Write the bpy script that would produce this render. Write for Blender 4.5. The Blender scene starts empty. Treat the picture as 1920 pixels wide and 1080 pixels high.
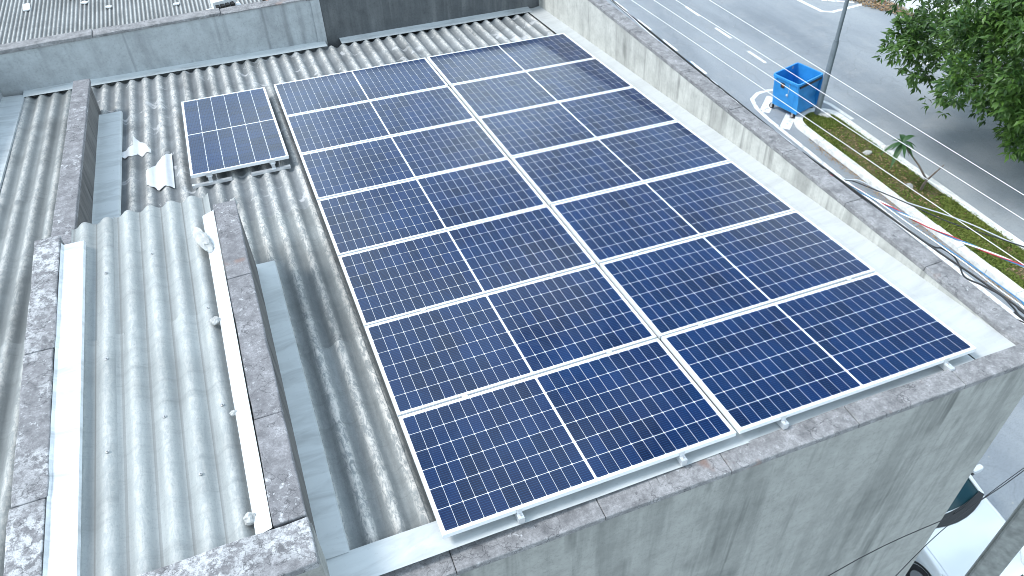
import bpy, bmesh, math, random
from mathutils import Vector, Matrix, Euler, noise as mnoise

random.seed(7)
sc = bpy.context.scene
COL = sc.collection
R = math.radians

# ------------------------------------------------------------------ camera
cam_data = bpy.data.cameras.new('camera')
cam = bpy.data.objects.new('camera', cam_data)
COL.objects.link(cam)
CR = ((0.92916802, -0.36845909, -0.02974384),      # right
      (-0.27023892, -0.62216571, -0.73476578),     # down
      (0.25222553, 0.69075881, -0.67766847))       # forward
m = Matrix.Identity(4)
for i in range(3):
    m[i][0] = CR[0][i]
    m[i][1] = -CR[1][i]
    m[i][2] = -CR[2][i]
m.translation = Vector((-0.39440, -2.48542, 4.30047))
cam.matrix_world = m
cam_data.sensor_width = 36.0
cam_data.lens = 1458.14 / 1920.0 * 36.0
cam_data.clip_start = 0.05
cam_data.clip_end = 2000.0
sc.camera = cam

# ------------------------------------------------------------------ sky, sun, exposure
SUN_EL, SUN_AZ = 52.0, 290.0        # elevation; compass bearing measured from +Y clockwise
world = bpy.data.worlds.new('World')
sc.world = world
world.use_nodes = True
wn = world.node_tree
wn.nodes.clear()
w_out = wn.nodes.new('ShaderNodeOutputWorld')
w_bg = wn.nodes.new('ShaderNodeBackground')
w_sky = wn.nodes.new('ShaderNodeTexSky')
w_sky.sky_type = 'NISHITA'
w_sky.sun_disc = False
w_sky.sun_elevation = R(SUN_EL)
w_sky.sun_rotation = R(SUN_AZ)
w_sky.air_density = 1.0
w_sky.dust_density = 1.0
w_co = wn.nodes.new('ShaderNodeTexCoord')
w_nz = wn.nodes.new('ShaderNodeTexNoise')
w_nz.inputs['Scale'].default_value = 3.0
w_nz.inputs['Detail'].default_value = 5.0
w_nz.inputs['Roughness'].default_value = 0.55
w_rp = wn.nodes.new('ShaderNodeValToRGB')
w_rp.color_ramp.elements[0].position = 0.44
w_rp.color_ramp.elements[1].position = 0.56
w_rp.color_ramp.elements[0].color = (0, 0, 0, 1)
w_rp.color_ramp.elements[1].color = (1.0, 1.0, 1.0, 1)
w_mx = wn.nodes.new('ShaderNodeMix')
w_mx.data_type = 'RGBA'
w_mx.inputs['B'].default_value = (7.5, 9.1, 9.9, 1)        # thin bright cloud
wn.links.new(w_co.outputs['Generated'], w_nz.inputs['Vector'])
wn.links.new(w_nz.outputs['Fac'], w_rp.inputs['Fac'])
w_sp = wn.nodes.new('ShaderNodeSeparateXYZ')
w_hz = wn.nodes.new('ShaderNodeMapRange')
w_hz.inputs['From Min'].default_value = 0.05
w_hz.inputs['From Max'].default_value = 0.56
w_hz.inputs['To Min'].default_value = 0.95
w_hz.inputs['To Max'].default_value = 0.0
w_ad = wn.nodes.new('ShaderNodeMath'); w_ad.operation = 'MULTIPLY_ADD'; w_ad.use_clamp = True
w_ad.inputs[1].default_value = 0.85
wn.links.new(w_co.outputs['Generated'], w_sp.inputs[0])
wn.links.new(w_sp.outputs['Z'], w_hz.inputs['Value'])
wn.links.new(w_rp.outputs['Color'], w_ad.inputs[0])
wn.links.new(w_hz.outputs['Result'], w_ad.inputs[2])
wn.links.new(w_ad.outputs[0], w_mx.inputs['Factor'])
wn.links.new(w_sky.outputs['Color'], w_mx.inputs['A'])
wn.links.new(w_mx.outputs['Result'], w_bg.inputs['Color'])
w_bg.inputs['Strength'].default_value = 0.15
wn.links.new(w_bg.outputs['Background'], w_out.inputs['Surface'])

sun_data = bpy.data.lights.new('sun', 'SUN')
sun_data.energy = 1.9
sun_data.angle = R(16.0)
sun_data.color = (1.0, 0.985, 0.955)
sun = bpy.data.objects.new('sun', sun_data)
COL.objects.link(sun)
az = R(SUN_AZ)
sdir = Vector((math.sin(az) * math.cos(R(SUN_EL)), math.cos(az) * math.cos(R(SUN_EL)), math.sin(R(SUN_EL))))
sun.rotation_euler = sdir.to_track_quat('Z', 'Y').to_euler()
sun.location = sdir * 60

sc.view_settings.view_transform = 'Standard'
sc.view_settings.look = 'None'
sc.view_settings.exposure = 0.67
sc.view_settings.gamma = 1.0
sc.view_settings.use_curve_mapping = False
sc.cycles.max_bounces = 6
sc.cycles.use_denoising = True
sc.cycles.filter_width = 0.95

GZ = -10.0                          # street level
# roof frame -> world (the roof falls away from the camera by about 4.7 degrees)
A3 = Matrix(((0.99967864, 0.0, 0.02534976), (-0.00207659, 0.99663910, 0.08189136), (-0.02526456, -0.08191768, 0.99631882)))
A4 = A3.to_4x4()


def rw(x, y, h):
    return A3 @ Vector((x, y, h))


# ------------------------------------------------------------------ material helpers
class G:
    """small node-graph helper"""
    def __init__(self, name):
        self.m = bpy.data.materials.new(name)
        self.m.use_nodes = True
        self.t = self.m.node_tree
        self.t.nodes.clear()
        self.out = self.n('ShaderNodeOutputMaterial')
        self.b = self.n('ShaderNodeBsdfPrincipled')
        self.l(self.b.outputs[0], self.out.inputs[0])

    def n(self, typ):
        return self.t.nodes.new(typ)

    def l(self, a, b):
        self.t.links.new(a, b)

    def put(self, sock, v):
        if hasattr(v, 'is_linked'):
            self.l(v, sock)
        elif isinstance(v, (tuple, list)) and len(v) == 3 and sock.type == 'RGBA':
            sock.default_value = (*v, 1)
        else:
            sock.default_value = v

    def pos(self):
        return self.n('ShaderNodeNewGeometry').outputs['Position']

    def obj(self, jitter=0.0):
        o = self.n('ShaderNodeTexCoord').outputs['Object']
        if jitter:
            r = self.n('ShaderNodeObjectInfo').outputs['Random']
            v = self.n('ShaderNodeVectorMath'); v.operation = 'SCALE'
            v.inputs[0].default_value = (jitter, jitter * 1.7, jitter * 0.6)
            self.l(r, v.inputs['Scale'])
            a = self.n('ShaderNodeVectorMath'); a.operation = 'ADD'
            self.l(o, a.inputs[0]); self.l(v.outputs[0], a.inputs[1])
            return a.outputs[0]
        return o

    def scale(self, vec, s):
        mp = self.n('ShaderNodeMapping')
        mp.inputs['Scale'].default_value = s
        self.l(vec, mp.inputs['Vector'])
        return mp.outputs[0]

    def noise(self, vec, scale, detail=4, rough=0.55, dist=0.0):
        x = self.n('ShaderNodeTexNoise')
        x.inputs['Scale'].default_value = scale
        x.inputs['Detail'].default_value = detail
        x.inputs['Roughness'].default_value = rough
        x.inputs['Distortion'].default_value = dist
        self.l(vec, x.inputs['Vector'])
        return x.outputs['Fac']

    def voro(self, vec, scale, feature='F1'):
        x = self.n('ShaderNodeTexVoronoi')
        x.feature = feature
        x.inputs['Scale'].default_value = scale
        self.l(vec, x.inputs['Vector'])
        return x.outputs['Distance']

    def ramp(self, fac, *stops):
        r = self.n('ShaderNodeValToRGB')
        e = r.color_ramp.elements
        while len(e) < len(stops):
            e.new(0.5)
        for k, (p, c) in enumerate(stops):
            e[k].position = p
            e[k].color = (c, c, c, 1) if isinstance(c, (int, float)) else (*c, 1)
        self.l(fac, r.inputs[0])
        return r.outputs[0]

    def mix(self, fac, a, b, mode='MIX'):
        x = self.n('ShaderNodeMix')
        x.data_type = 'RGBA'
        x.blend_type = mode
        self.put(x.inputs['Factor'], fac)
        self.put(x.inputs['A'], a)
        self.put(x.inputs['B'], b)
        return x.outputs['Result']

    def math(self, op, a, b=0.0, clamp=False):
        x = self.n('ShaderNodeMath'); x.operation = op; x.use_clamp = clamp
        self.put(x.inputs[0], a); self.put(x.inputs[1], b)
        return x.outputs[0]

    def sep(self, vec):
        s = self.n('ShaderNodeSeparateXYZ')
        self.l(vec, s.inputs[0])
        return s.outputs

    def bump(self, h, strength=0.3, dist=0.01):
        x = self.n('ShaderNodeBump')
        x.inputs['Strength'].default_value = strength
        x.inputs['Distance'].default_value = dist
        self.l(h, x.inputs['Height'])
        self.l(x.outputs[0], self.b.inputs['Normal'])

    def set(self, **k):
        for key, v in k.items():
            self.put(self.b.inputs[{'color': 'Base Color', 'rough': 'Roughness', 'metal': 'Metallic', 'coat': 'Coat Weight',
                                    'coat_rough': 'Coat Roughness', 'spec': 'Specular IOR Level', 'trans': 'Transmission Weight',
                                    'ior': 'IOR', 'alpha': 'Alpha'}[key]], v)
        return self


def plain(name, color, rough=0.5, metal=0.0, coat=0.0, var=0.0, scale=8.0, bump=0.0, spec=0.5):
    g = G(name)
    c = color
    if var or bump:
        nz = g.noise(g.obj(11.0), scale, 5, 0.6)
        if var:
            dk = tuple(x * (1 - var) for x in color)
            lt = tuple(min(1, x * (1 + var)) for x in color)
            c = g.ramp(nz, (0.3, dk), (0.7, lt))
        if bump:
            g.bump(nz, bump)
    g.set(color=c, rough=rough, metal=metal, coat=coat, spec=spec)
    return g.m


M = {}


def concrete_top(name, white, dark=(0.12, 0.12, 0.126), mid=(0.285, 0.282, 0.288), seed=0.0):
    g = G(name)
    p = g.pos()
    if seed:
        p = g.scale(p, (1, 1, 1))
        p.node.inputs['Location'].default_value = (seed, seed * 2, 0)
    a = g.noise(p, 9, 8, 0.68)
    b = g.noise(p, 55, 4, 0.7)
    c = g.noise(p, 2.2, 3, 0.5)
    d = g.noise(p, 34, 5, 0.72)
    e = g.noise(p, 15, 7, 0.72)
    base = g.ramp(a, (0.28, dark), (0.5, mid), (0.75, tuple(min(1, x * 1.65) for x in mid)))
    base = g.mix(g.ramp(b, (0.35, 0.55), (0.65, 0.0)), base, dark)
    wf = g.math('MULTIPLY', g.ramp(c, (0.42, 0.10), (0.56, 1.0)), g.ramp(e, (0.62 - white * 0.28, 0.0), (0.68 - white * 0.22, 1.0)))
    wf = g.math('MULTIPLY', wf, g.ramp(d, (0.36, 0.25), (0.5, 1.0)))
    wf = g.math('MAXIMUM', wf, g.math('MULTIPLY', g.ramp(d, (0.66 - white * 0.09, 0.0), (0.70 - white * 0.09, 1.0)), 0.8))
    base = g.mix(g.math('MULTIPLY', wf, 0.85), base, (0.56, 0.57, 0.585))
    ck = g.n('ShaderNodeTexVoronoi'); ck.feature = 'DISTANCE_TO_EDGE'; ck.inputs['Scale'].default_value = 1.5
    wv = g.n('ShaderNodeVectorMath'); wv.operation = 'ADD'
    nv = g.n('ShaderNodeTexNoise'); nv.inputs['Scale'].default_value = 6.0; nv.inputs['Detail'].default_value = 4
    g.l(p, nv.inputs['Vector']); g.l(p, wv.inputs[0]); g.l(nv.outputs['Color'], wv.inputs[1]); g.l(wv.outputs[0], ck.inputs['Vector'])
    base = g.mix(g.math('MULTIPLY', g.ramp(ck.outputs['Distance'], (0.004, 1.0), (0.016, 0.0)), 0.6), base, (0.06, 0.06, 0.065))
    gr = g.noise(p, 120, 3, 0.8)
    base = g.mix(g.ramp(gr, (0.30, 0.45), (0.5, 0.0)), base, (0.09, 0.09, 0.095))
    rust = g.noise(p, 3.1, 3, 0.5)
    base = g.mix(g.ramp(rust, (0.70, 0.0), (0.78, 0.55)), base, (0.27, 0.15, 0.11))
    g.set(color=base, rough=0.92, spec=0.2)
    g.bump(g.math('ADD', g.math('MULTIPLY', a, 0.6), g.math('MULTIPLY', d, 0.4)), 0.28, 0.010)
    return g.m


M['coping'] = concrete_top('weathered coping concrete', 0.0)
M['coping_white'] = concrete_top('flaking coping concrete', 0.62, dark=(0.11, 0.11, 0.118), mid=(0.24, 0.238, 0.248), seed=3.0)
M['coping_purple'] = concrete_top('lichened coping concrete', 0.2, dark=(0.13, 0.128, 0.137), mid=(0.25, 0.248, 0.26), seed=7.0)


def plaster(name, base_c, streak_c, amount, hscale=5.0, low=0.47, high=0.66, dirty=0.5):
    g = G(name)
    p = g.pos()
    st = g.noise(g.scale(p, (hscale, hscale, 0.35)), 1.0, 6, 0.62, 0.35)
    st2 = g.noise(g.scale(p, (hscale * 4.5, hscale * 4.5, 1.0)), 1.0, 4, 0.6, 0.2)
    cl = g.noise(p, 0.9, 5, 0.55, 0.4)
    fn = g.noise(p, 34, 5, 0.7)
    md = g.noise(p, 5.5, 6, 0.62)
    base = g.ramp(md, (0.25, tuple(x * 0.80 for x in base_c)), (0.5, base_c), (0.78, tuple(min(1, x * 1.16) for x in base_c)))
    f = g.math('MULTIPLY', g.ramp(st, (low, 0.0), (high, 1.0)), g.ramp(cl, (0.35, 0.25), (0.62, 1.0)))
    f = g.math('MULTIPLY', f, amount)
    base = g.mix(f, base, streak_c)
    f2 = g.math('MULTIPLY', g.ramp(st2, (0.52, 0.0), (0.75, 1.0)), amount * dirty)
    base = g.mix(f2, base, streak_c)
    dr = g.noise(g.scale(p, (hscale * 2.4, hscale * 2.4, 0.22)), 1.0, 3, 0.5, 0.15)
    dm = g.noise(p, 1.7, 3, 0.5)
    base = g.mix(g.math('MULTIPLY', g.math('MULTIPLY', g.ramp(dr, (0.57, 0.0), (0.68, 1.0)), g.ramp(dm, (0.42, 0.0), (0.58, 1.0))), amount * 0.9), base, tuple(x * 0.75 for x in streak_c))
    ck = g.n('ShaderNodeTexVoronoi'); ck.feature = 'DISTANCE_TO_EDGE'; ck.inputs['Scale'].default_value = 0.7
    wv = g.n('ShaderNodeVectorMath'); wv.operation = 'ADD'
    nv = g.n('ShaderNodeTexNoise'); nv.inputs['Scale'].default_value = 3.0; nv.inputs['Detail'].default_value = 4
    g.l(p, nv.inputs['Vector']); g.l(p, wv.inputs[0]); g.l(nv.outputs['Color'], wv.inputs[1]); g.l(wv.outputs[0], ck.inputs['Vector'])
    base = g.mix(g.math('MULTIPLY', g.ramp(ck.outputs['Distance'], (0.001, 1.0), (0.004, 0.0)), 0.22), base, tuple(x * 0.35 for x in base_c))
    base = g.mix(g.ramp(fn, (0.30, 0.35), (0.5, 0.0)), base, tuple(x * 0.5 for x in base_c))
    g.set(color=base, rough=0.9, spec=0.2)
    g.bump(g.math('ADD', fn, md), 0.25, 0.012)
    return g.m


M['wall_front'] = plaster('grey streaked plaster', (0.35, 0.352, 0.335), (0.10, 0.108, 0.105), 0.72, 2.9, 0.50, 0.70)
M['wall_side'] = plaster('pale stained plaster', (0.50, 0.50, 0.47), (0.16, 0.16, 0.155), 0.7, 2.6, 0.50, 0.70)
M['wall_back'] = plaster('smooth grey render', (0.40, 0.425, 0.44), (0.15, 0.155, 0.165), 0.55, 2.2, 0.48, 0.72, 0.4)
M['wall_black'] = plaster('blackened render', (0.10, 0.107, 0.113), (0.27, 0.28, 0.285), 0.6, 2.6, 0.50, 0.74, 0.3)
M['wall_dark'] = plaster('mouldy low wall render', (0.17, 0.165, 0.16), (0.05, 0.05, 0.055), 0.8, 4.0, 0.44, 0.64)


def fibre(name, trough, crest, lichen, grime, patch=0.0, silt=False):
    """weathered fibre cement sheet: pale lichen sits on the crests, grime lies in long streaks"""
    g = G(name)
    o = g.obj(37.0)
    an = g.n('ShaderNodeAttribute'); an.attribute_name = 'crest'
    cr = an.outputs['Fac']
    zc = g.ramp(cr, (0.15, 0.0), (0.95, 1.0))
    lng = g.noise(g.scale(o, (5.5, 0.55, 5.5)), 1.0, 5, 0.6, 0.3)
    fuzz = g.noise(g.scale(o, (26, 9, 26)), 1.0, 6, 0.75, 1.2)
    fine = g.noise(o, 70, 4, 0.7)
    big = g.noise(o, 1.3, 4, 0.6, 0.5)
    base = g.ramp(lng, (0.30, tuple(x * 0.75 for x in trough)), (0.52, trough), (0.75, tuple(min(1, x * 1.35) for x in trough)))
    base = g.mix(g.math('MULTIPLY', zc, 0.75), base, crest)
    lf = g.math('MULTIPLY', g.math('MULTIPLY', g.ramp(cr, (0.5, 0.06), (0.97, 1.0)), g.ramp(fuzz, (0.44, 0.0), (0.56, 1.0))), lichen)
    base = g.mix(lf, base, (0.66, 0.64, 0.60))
    gf = g.math('MULTIPLY', g.ramp(big, (0.46, 0.0), (0.68, 1.0)), grime)
    base = g.mix(gf, base, tuple(x * 0.42 for x in trough))
    base = g.mix(g.ramp(fine, (0.30, 0.35), (0.48, 0.0)), base, tuple(x * 0.6 for x in trough))
    tr = g.noise(g.scale(o, (1.6, 14, 1.6)), 1.0, 5, 0.65, 0.6)      # cross-wise runs of dirt
    base = g.mix(g.math('MULTIPLY', g.ramp(tr, (0.52, 0.0), (0.72, 1.0)), 0.35), base, tuple(x * 0.55 for x in trough))
    if patch:
        pn = g.noise(o, 3.3, 4, 0.55, 0.8)
        base = g.mix(g.math('MULTIPLY', g.ramp(pn, (0.60, 0.0), (0.66, 1.0)), patch), base, (0.62, 0.63, 0.64))
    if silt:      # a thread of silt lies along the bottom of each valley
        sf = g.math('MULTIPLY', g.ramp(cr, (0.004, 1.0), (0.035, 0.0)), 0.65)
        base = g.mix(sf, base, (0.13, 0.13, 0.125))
    g.set(color=base, rough=0.88, spec=0.25)
    g.bump(g.math('ADD', fuzz, g.math('MULTIPLY', fine, 0.5)), 0.30, 0.008)
    return g.m


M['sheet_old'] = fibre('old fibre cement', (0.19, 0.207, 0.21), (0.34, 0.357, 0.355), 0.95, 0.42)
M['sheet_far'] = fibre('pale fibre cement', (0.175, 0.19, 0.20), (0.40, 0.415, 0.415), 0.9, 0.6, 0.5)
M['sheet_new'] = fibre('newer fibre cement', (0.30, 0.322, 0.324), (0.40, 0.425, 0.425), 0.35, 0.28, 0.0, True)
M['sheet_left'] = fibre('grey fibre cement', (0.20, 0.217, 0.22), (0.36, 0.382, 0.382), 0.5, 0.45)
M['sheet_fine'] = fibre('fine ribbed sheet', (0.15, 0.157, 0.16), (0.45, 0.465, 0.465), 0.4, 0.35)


def metal_sheet(name, color, rough, metal, stain_shade=0.25):
    g = G(name)
    p = g.obj(9.0)
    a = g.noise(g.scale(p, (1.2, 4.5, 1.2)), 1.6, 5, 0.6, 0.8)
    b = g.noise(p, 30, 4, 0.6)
    c = g.ramp(a, (0.30, tuple(x * (1 - stain_shade) for x in color)), (0.55, color))  # cross streaks darken the colour: stains, plus shadow streaks painted in
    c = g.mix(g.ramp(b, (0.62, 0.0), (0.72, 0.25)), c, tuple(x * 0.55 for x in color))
    g.set(color=c, rough=rough, metal=metal)
    sm = g.noise(g.scale(p, (0.6, 9.0, 0.6)), 1.0, 2, 0.5, 0.3)
    nb = g.math('ADD', g.noise(g.scale(p, (0.8, 5.0, 0.8)), 1.5, 2, 0.5, 0.5), g.math('MULTIPLY', sm, 0.6))
    g.bump(nb, 0.5, 0.02)
    return g.m


M['flash'] = metal_sheet('dull galvanised sheet', (0.56, 0.595, 0.605), 0.6, 0.06)
M['flash_bright'] = metal_sheet('bright aluminium sheet', (0.70, 0.73, 0.75), 0.42, 0.25, 0.32)
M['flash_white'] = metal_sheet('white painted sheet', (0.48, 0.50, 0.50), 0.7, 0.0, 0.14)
M['alu'] = plain('anodised aluminium', (0.74, 0.76, 0.78), 0.38, 0.6)
M['alu_frame'] = plain('silver panel frame', (0.84, 0.86, 0.88), 0.42, 0.15)
M['white_print'] = None


def cell_mat():
    g = G('blue monocrystalline cell')
    o = g.n('ShaderNodeTexCoord').outputs['Object']
    s = g.sep(o)
    # nine busbars along the short side of the half cell
    ph = g.math('FRACT', g.math('MULTIPLY_ADD', s[1], 55.0))
    ph.node.inputs[0].links[0].from_node.inputs[2].default_value = 0.5 + 20
    d = g.math('ABSOLUTE', g.math('SUBTRACT', ph, 0.5))
    line = g.ramp(d, (0.05, 1.0), (0.11, 0.0))
    r = g.n('ShaderNodeObjectInfo').outputs['Random']
    wp = g.pos()
    base = g.ramp(r, (0.0, (0.0006, 0.0065, 0.033)), (1.0, (0.0012, 0.0135, 0.066)))
    sp = g.noise(wp, 22, 6, 0.75, 0.6)
    base = g.mix(g.ramp(sp, (0.60, 0.0), (0.76, 0.35)), base, (0.010, 0.075, 0.21))
    big = g.noise(wp, 1.5, 3, 0.5)
    base = g.mix(g.ramp(big, (0.42, 0.0), (0.70, 0.28)), base, (0.003, 0.042, 0.15))
    base = g.mix(g.math('MULTIPLY', line, 0.24), base, (0.05, 0.17, 0.40))
    dust = g.noise(wp, 9, 5, 0.65, 1.0)
    base = g.mix(g.ramp(dust, (0.45, 0.0), (0.8, 0.022)), base, (0.30, 0.38, 0.50))
    g.set(color=base, rough=0.4, spec=0.05, coat=1.0, coat_rough=g.ramp(dust, (0.3, 0.05), (0.75, 0.16)))
    g.b.inputs['Coat IOR'].default_value = 1.37
    return g.m


def back_mat():
    g = G('white backsheet under glass')
    g.set(color=(0.80, 0.82, 0.85), rough=0.4, coat=1.0, coat_rough=0.08)
    return g.m


M['cell'] = cell_mat()
M['back'] = back_mat()


def asphalt():
    g = G('worn asphalt')
    p = g.pos()
    big = g.noise(g.scale(p, (0.30, 0.07, 1)), 1.0, 5, 0.6, 0.6)
    track = g.noise(g.scale(p, (0.55, 0.03, 1)), 1.0, 2, 0.5)
    md = g.noise(p, 1.1, 6, 0.65, 0.5)
    fine = g.noise(p, 42, 3, 0.8)
    c = g.ramp(big, (0.30, (0.20, 0.225, 0.252)), (0.55, (0.29, 0.318, 0.345)), (0.75, (0.37, 0.398, 0.415)))
    c = g.mix(g.ramp(track, (0.5, 0.0), (0.66, 0.45)), c, (0.19, 0.215, 0.245))
    c = g.mix(g.ramp(md, (0.50, 0.0), (0.75, 0.5)), c, (0.33, 0.34, 0.345))
    c = g.mix(g.ramp(fine, (0.30, 0.5), (0.52, 0.0)), c, (0.12, 0.128, 0.137))
    ck = g.n('ShaderNodeTexVoronoi'); ck.feature = 'DISTANCE_TO_EDGE'; ck.inputs['Scale'].default_value = 0.22
    wv = g.n('ShaderNodeVectorMath'); wv.operation = 'ADD'
    nv = g.n('ShaderNodeTexNoise'); nv.inputs['Scale'].default_value = 0.9; nv.inputs['Detail'].default_value = 5
    g.l(p, nv.inputs['Vector']); g.l(p, wv.inputs[0]); g.l(nv.outputs['Color'], wv.inputs[1]); g.l(wv.outputs[0], ck.inputs['Vector'])
    c = g.mix(g.math('MULTIPLY', g.ramp(ck.outputs['Distance'], (0.002, 1.0), (0.005, 0.0)), 0.18), c, (0.10, 0.11, 0.12))
    st_ = g.noise(g.scale(p, (0.5, 0.35, 1)), 1.0, 6, 0.7, 1.2)
    c = g.mix(g.math('MULTIPLY', g.ramp(st_, (0.56, 0.0), (0.66, 1.0)), 0.30), c, (0.17, 0.19, 0.21))
    chip = g.voro(p, 2.4)
    c = g.mix(g.ramp(chip, (0.025, 0.7), (0.05, 0.0)), c, (0.5, 0.48, 0.42))
    g.set(color=c, rough=0.85, spec=0.3)
    g.bump(fine, 0.3, 0.01)
    return g.m


M['asphalt'] = asphalt()


def ground_mat():
    g = G('bare ground')
    p = g.pos()
    c = g.ramp(g.noise(p, 0.4, 6, 0.6), (0.3, (0.12, 0.12, 0.12)), (0.7, (0.20, 0.195, 0.19)))
    g.set(color=c, rough=0.95)
    return g.m


def slab_mat():
    g = G('pale concrete paving')
    p = g.pos()
    c = g.ramp(g.noise(p, 1.5, 6, 0.6), (0.3, (0.42, 0.43, 0.44)), (0.7, (0.58, 0.59, 0.59)))
    g.set(color=c, rough=0.9)
    g.bump(g.noise(p, 40, 3), 0.2)
    return g.m


def paint_mat():
    g = G('worn white road paint')
    p = g.pos()
    n1 = g.noise(p, 7, 6, 0.75, 0.5)
    c = g.ramp(n1, (0.36, (0.24, 0.245, 0.25)), (0.48, (0.74, 0.75, 0.75)))
    g.set(color=c, rough=0.7)
    return g.m


def soil_mat():
    g = G('dry soil and thatch')
    p = g.pos()
    a = g.noise(p, 2.0, 6, 0.7, 0.5)
    b = g.noise(p, 26, 5, 0.75)
    c = g.ramp(a, (0.30, (0.07, 0.10, 0.022)), (0.50, (0.13, 0.13, 0.05)), (0.66, (0.24, 0.19, 0.13)))
    c = g.mix(g.ramp(b, (0.40, 0.6), (0.6, 0.0)), c, (0.035, 0.04, 0.015))
    g.set(color=c, rough=1.0, spec=0.1)
    g.bump(b, 0.7, 0.03)
    return g.m


M['ground'], M['slab'], M['paint'], M['soil'] = ground_mat(), slab_mat(), paint_mat(), soil_mat()
M['kerb'] = plain('white painted kerb', (0.66, 0.67, 0.66), 0.8, var=0.22, scale=6, bump=0.4)


def leaf_mat(name, dark, light, gloss=0.45):
    g = G(name)
    o = g.pos()
    at = g.n('ShaderNodeAttribute'); at.attribute_name = 'tone'
    f = g.math('ADD', g.math('MULTIPLY', at.outputs['Fac'], 0.75), g.math('MULTIPLY', g.noise(o, 0.6, 3), 0.25))
    c = g.ramp(f, (0.10, dark), (0.85, light))
    g.set(color=c, rough=gloss, spec=0.5)
    tr = g.n('ShaderNodeBsdfTranslucent')
    g.l(g.mix(0.5, c, (0.10, 0.20, 0.03)), tr.inputs['Color'])
    ms = g.n('ShaderNodeMixShader'); ms.inputs[0].default_value = 0.22
    g.l(g.b.outputs[0], ms.inputs[1]); g.l(tr.outputs[0], ms.inputs[2]); g.l(ms.outputs[0], g.out.inputs[0])
    return g.m


M['leaf'] = leaf_mat('glossy tree leaf', (0.014, 0.050, 0.012), (0.115, 0.225, 0.04))
M['grass'] = leaf_mat('short grass blade', (0.085, 0.15, 0.02), (0.24, 0.28, 0.06), 0.7)
M['rosette'] = leaf_mat('broad sapling leaf', (0.016, 0.06, 0.022), (0.05, 0.12, 0.04))
M['bark'] = plain('grey brown bark', (0.16, 0.13, 0.11), 0.95, var=0.35, scale=12, bump=0.8)
M['litter'] = leaf_mat('dry fallen leaf', (0.20, 0.10, 0.05), (0.50, 0.36, 0.22), 0.8)
M['stone'] = plain('cement rubble', (0.46, 0.46, 0.45), 0.95, var=0.25, scale=14, bump=0.8)
M['white_flake'] = plain('white membrane scrap', (0.62, 0.635, 0.645), 0.7, var=0.06, scale=9, bump=0.3)
M['galv'] = plain('painted grey steel tube', (0.22, 0.26, 0.29), 0.5, 0.4, var=0.12, scale=4)
M['pole'] = plain('rough cast concrete', (0.30, 0.31, 0.30), 0.95, var=0.25, scale=9, bump=0.7)
M['wire_white'] = plain('bare bright conductor', (0.88, 0.90, 0.92), 0.4, 0.1)
M['wire_black'] = plain('black cable sheath', (0.018, 0.02, 0.024), 0.5)
M['wire_red'] = plain('red cable sheath', (0.50, 0.03, 0.05), 0.5)
M['wire_blue'] = plain('blue cable sheath', (0.05, 0.22, 0.45), 0.5)
M['wire_grey'] = plain('grey cable sheath', (0.55, 0.58, 0.62), 0.5)


def bin_mat():
    g = G('blue moulded plastic')
    p = g.obj()
    sc_ = g.noise(p, 6, 6, 0.7)
    c = g.ramp(g.noise(p, 2.5, 4, 0.6), (0.3, (0.020, 0.22, 0.55)), (0.7, (0.034, 0.29, 0.68)))
    c = g.mix(g.ramp(sc_, (0.64, 0.0), (0.74, 0.35)), c, (0.25, 0.33, 0.42))
    g.set(color=c, rough=0.48, spec=0.45)
    return g.m


M['bin'] = bin_mat()
M['black'] = plain('black rubber', (0.02, 0.02, 0.022), 0.7)
M['steel'] = plain('zinc steel', (0.5, 0.5, 0.5), 0.4, 0.8)
M['scrape'] = plain('pale scrape mark', (0.42, 0.42, 0.40), 0.8, var=0.3, scale=20)
M['orange'] = plain('orange clay', (0.46, 0.14, 0.05), 0.85, var=0.3, scale=5)
M['silver_paint'] = plain('silver car paint', (0.78, 0.81, 0.83), 0.32, 0.35, coat=1.0)
M['car_glass'] = plain('tinted windscreen', (0.012, 0.045, 0.055), 0.05, spec=0.35)
M['car_black'] = plain('black trim', (0.014, 0.015, 0.017), 0.35)
M['lamp_lens'] = plain('headlight lens', (0.72, 0.72, 0.68), 0.06, coat=1.0)
M['dark_void'] = plain('dark opening', (0.01, 0.01, 0.01), 0.9)

# ------------------------------------------------------------------ object helpers
WORLD_LOC = {}


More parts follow.
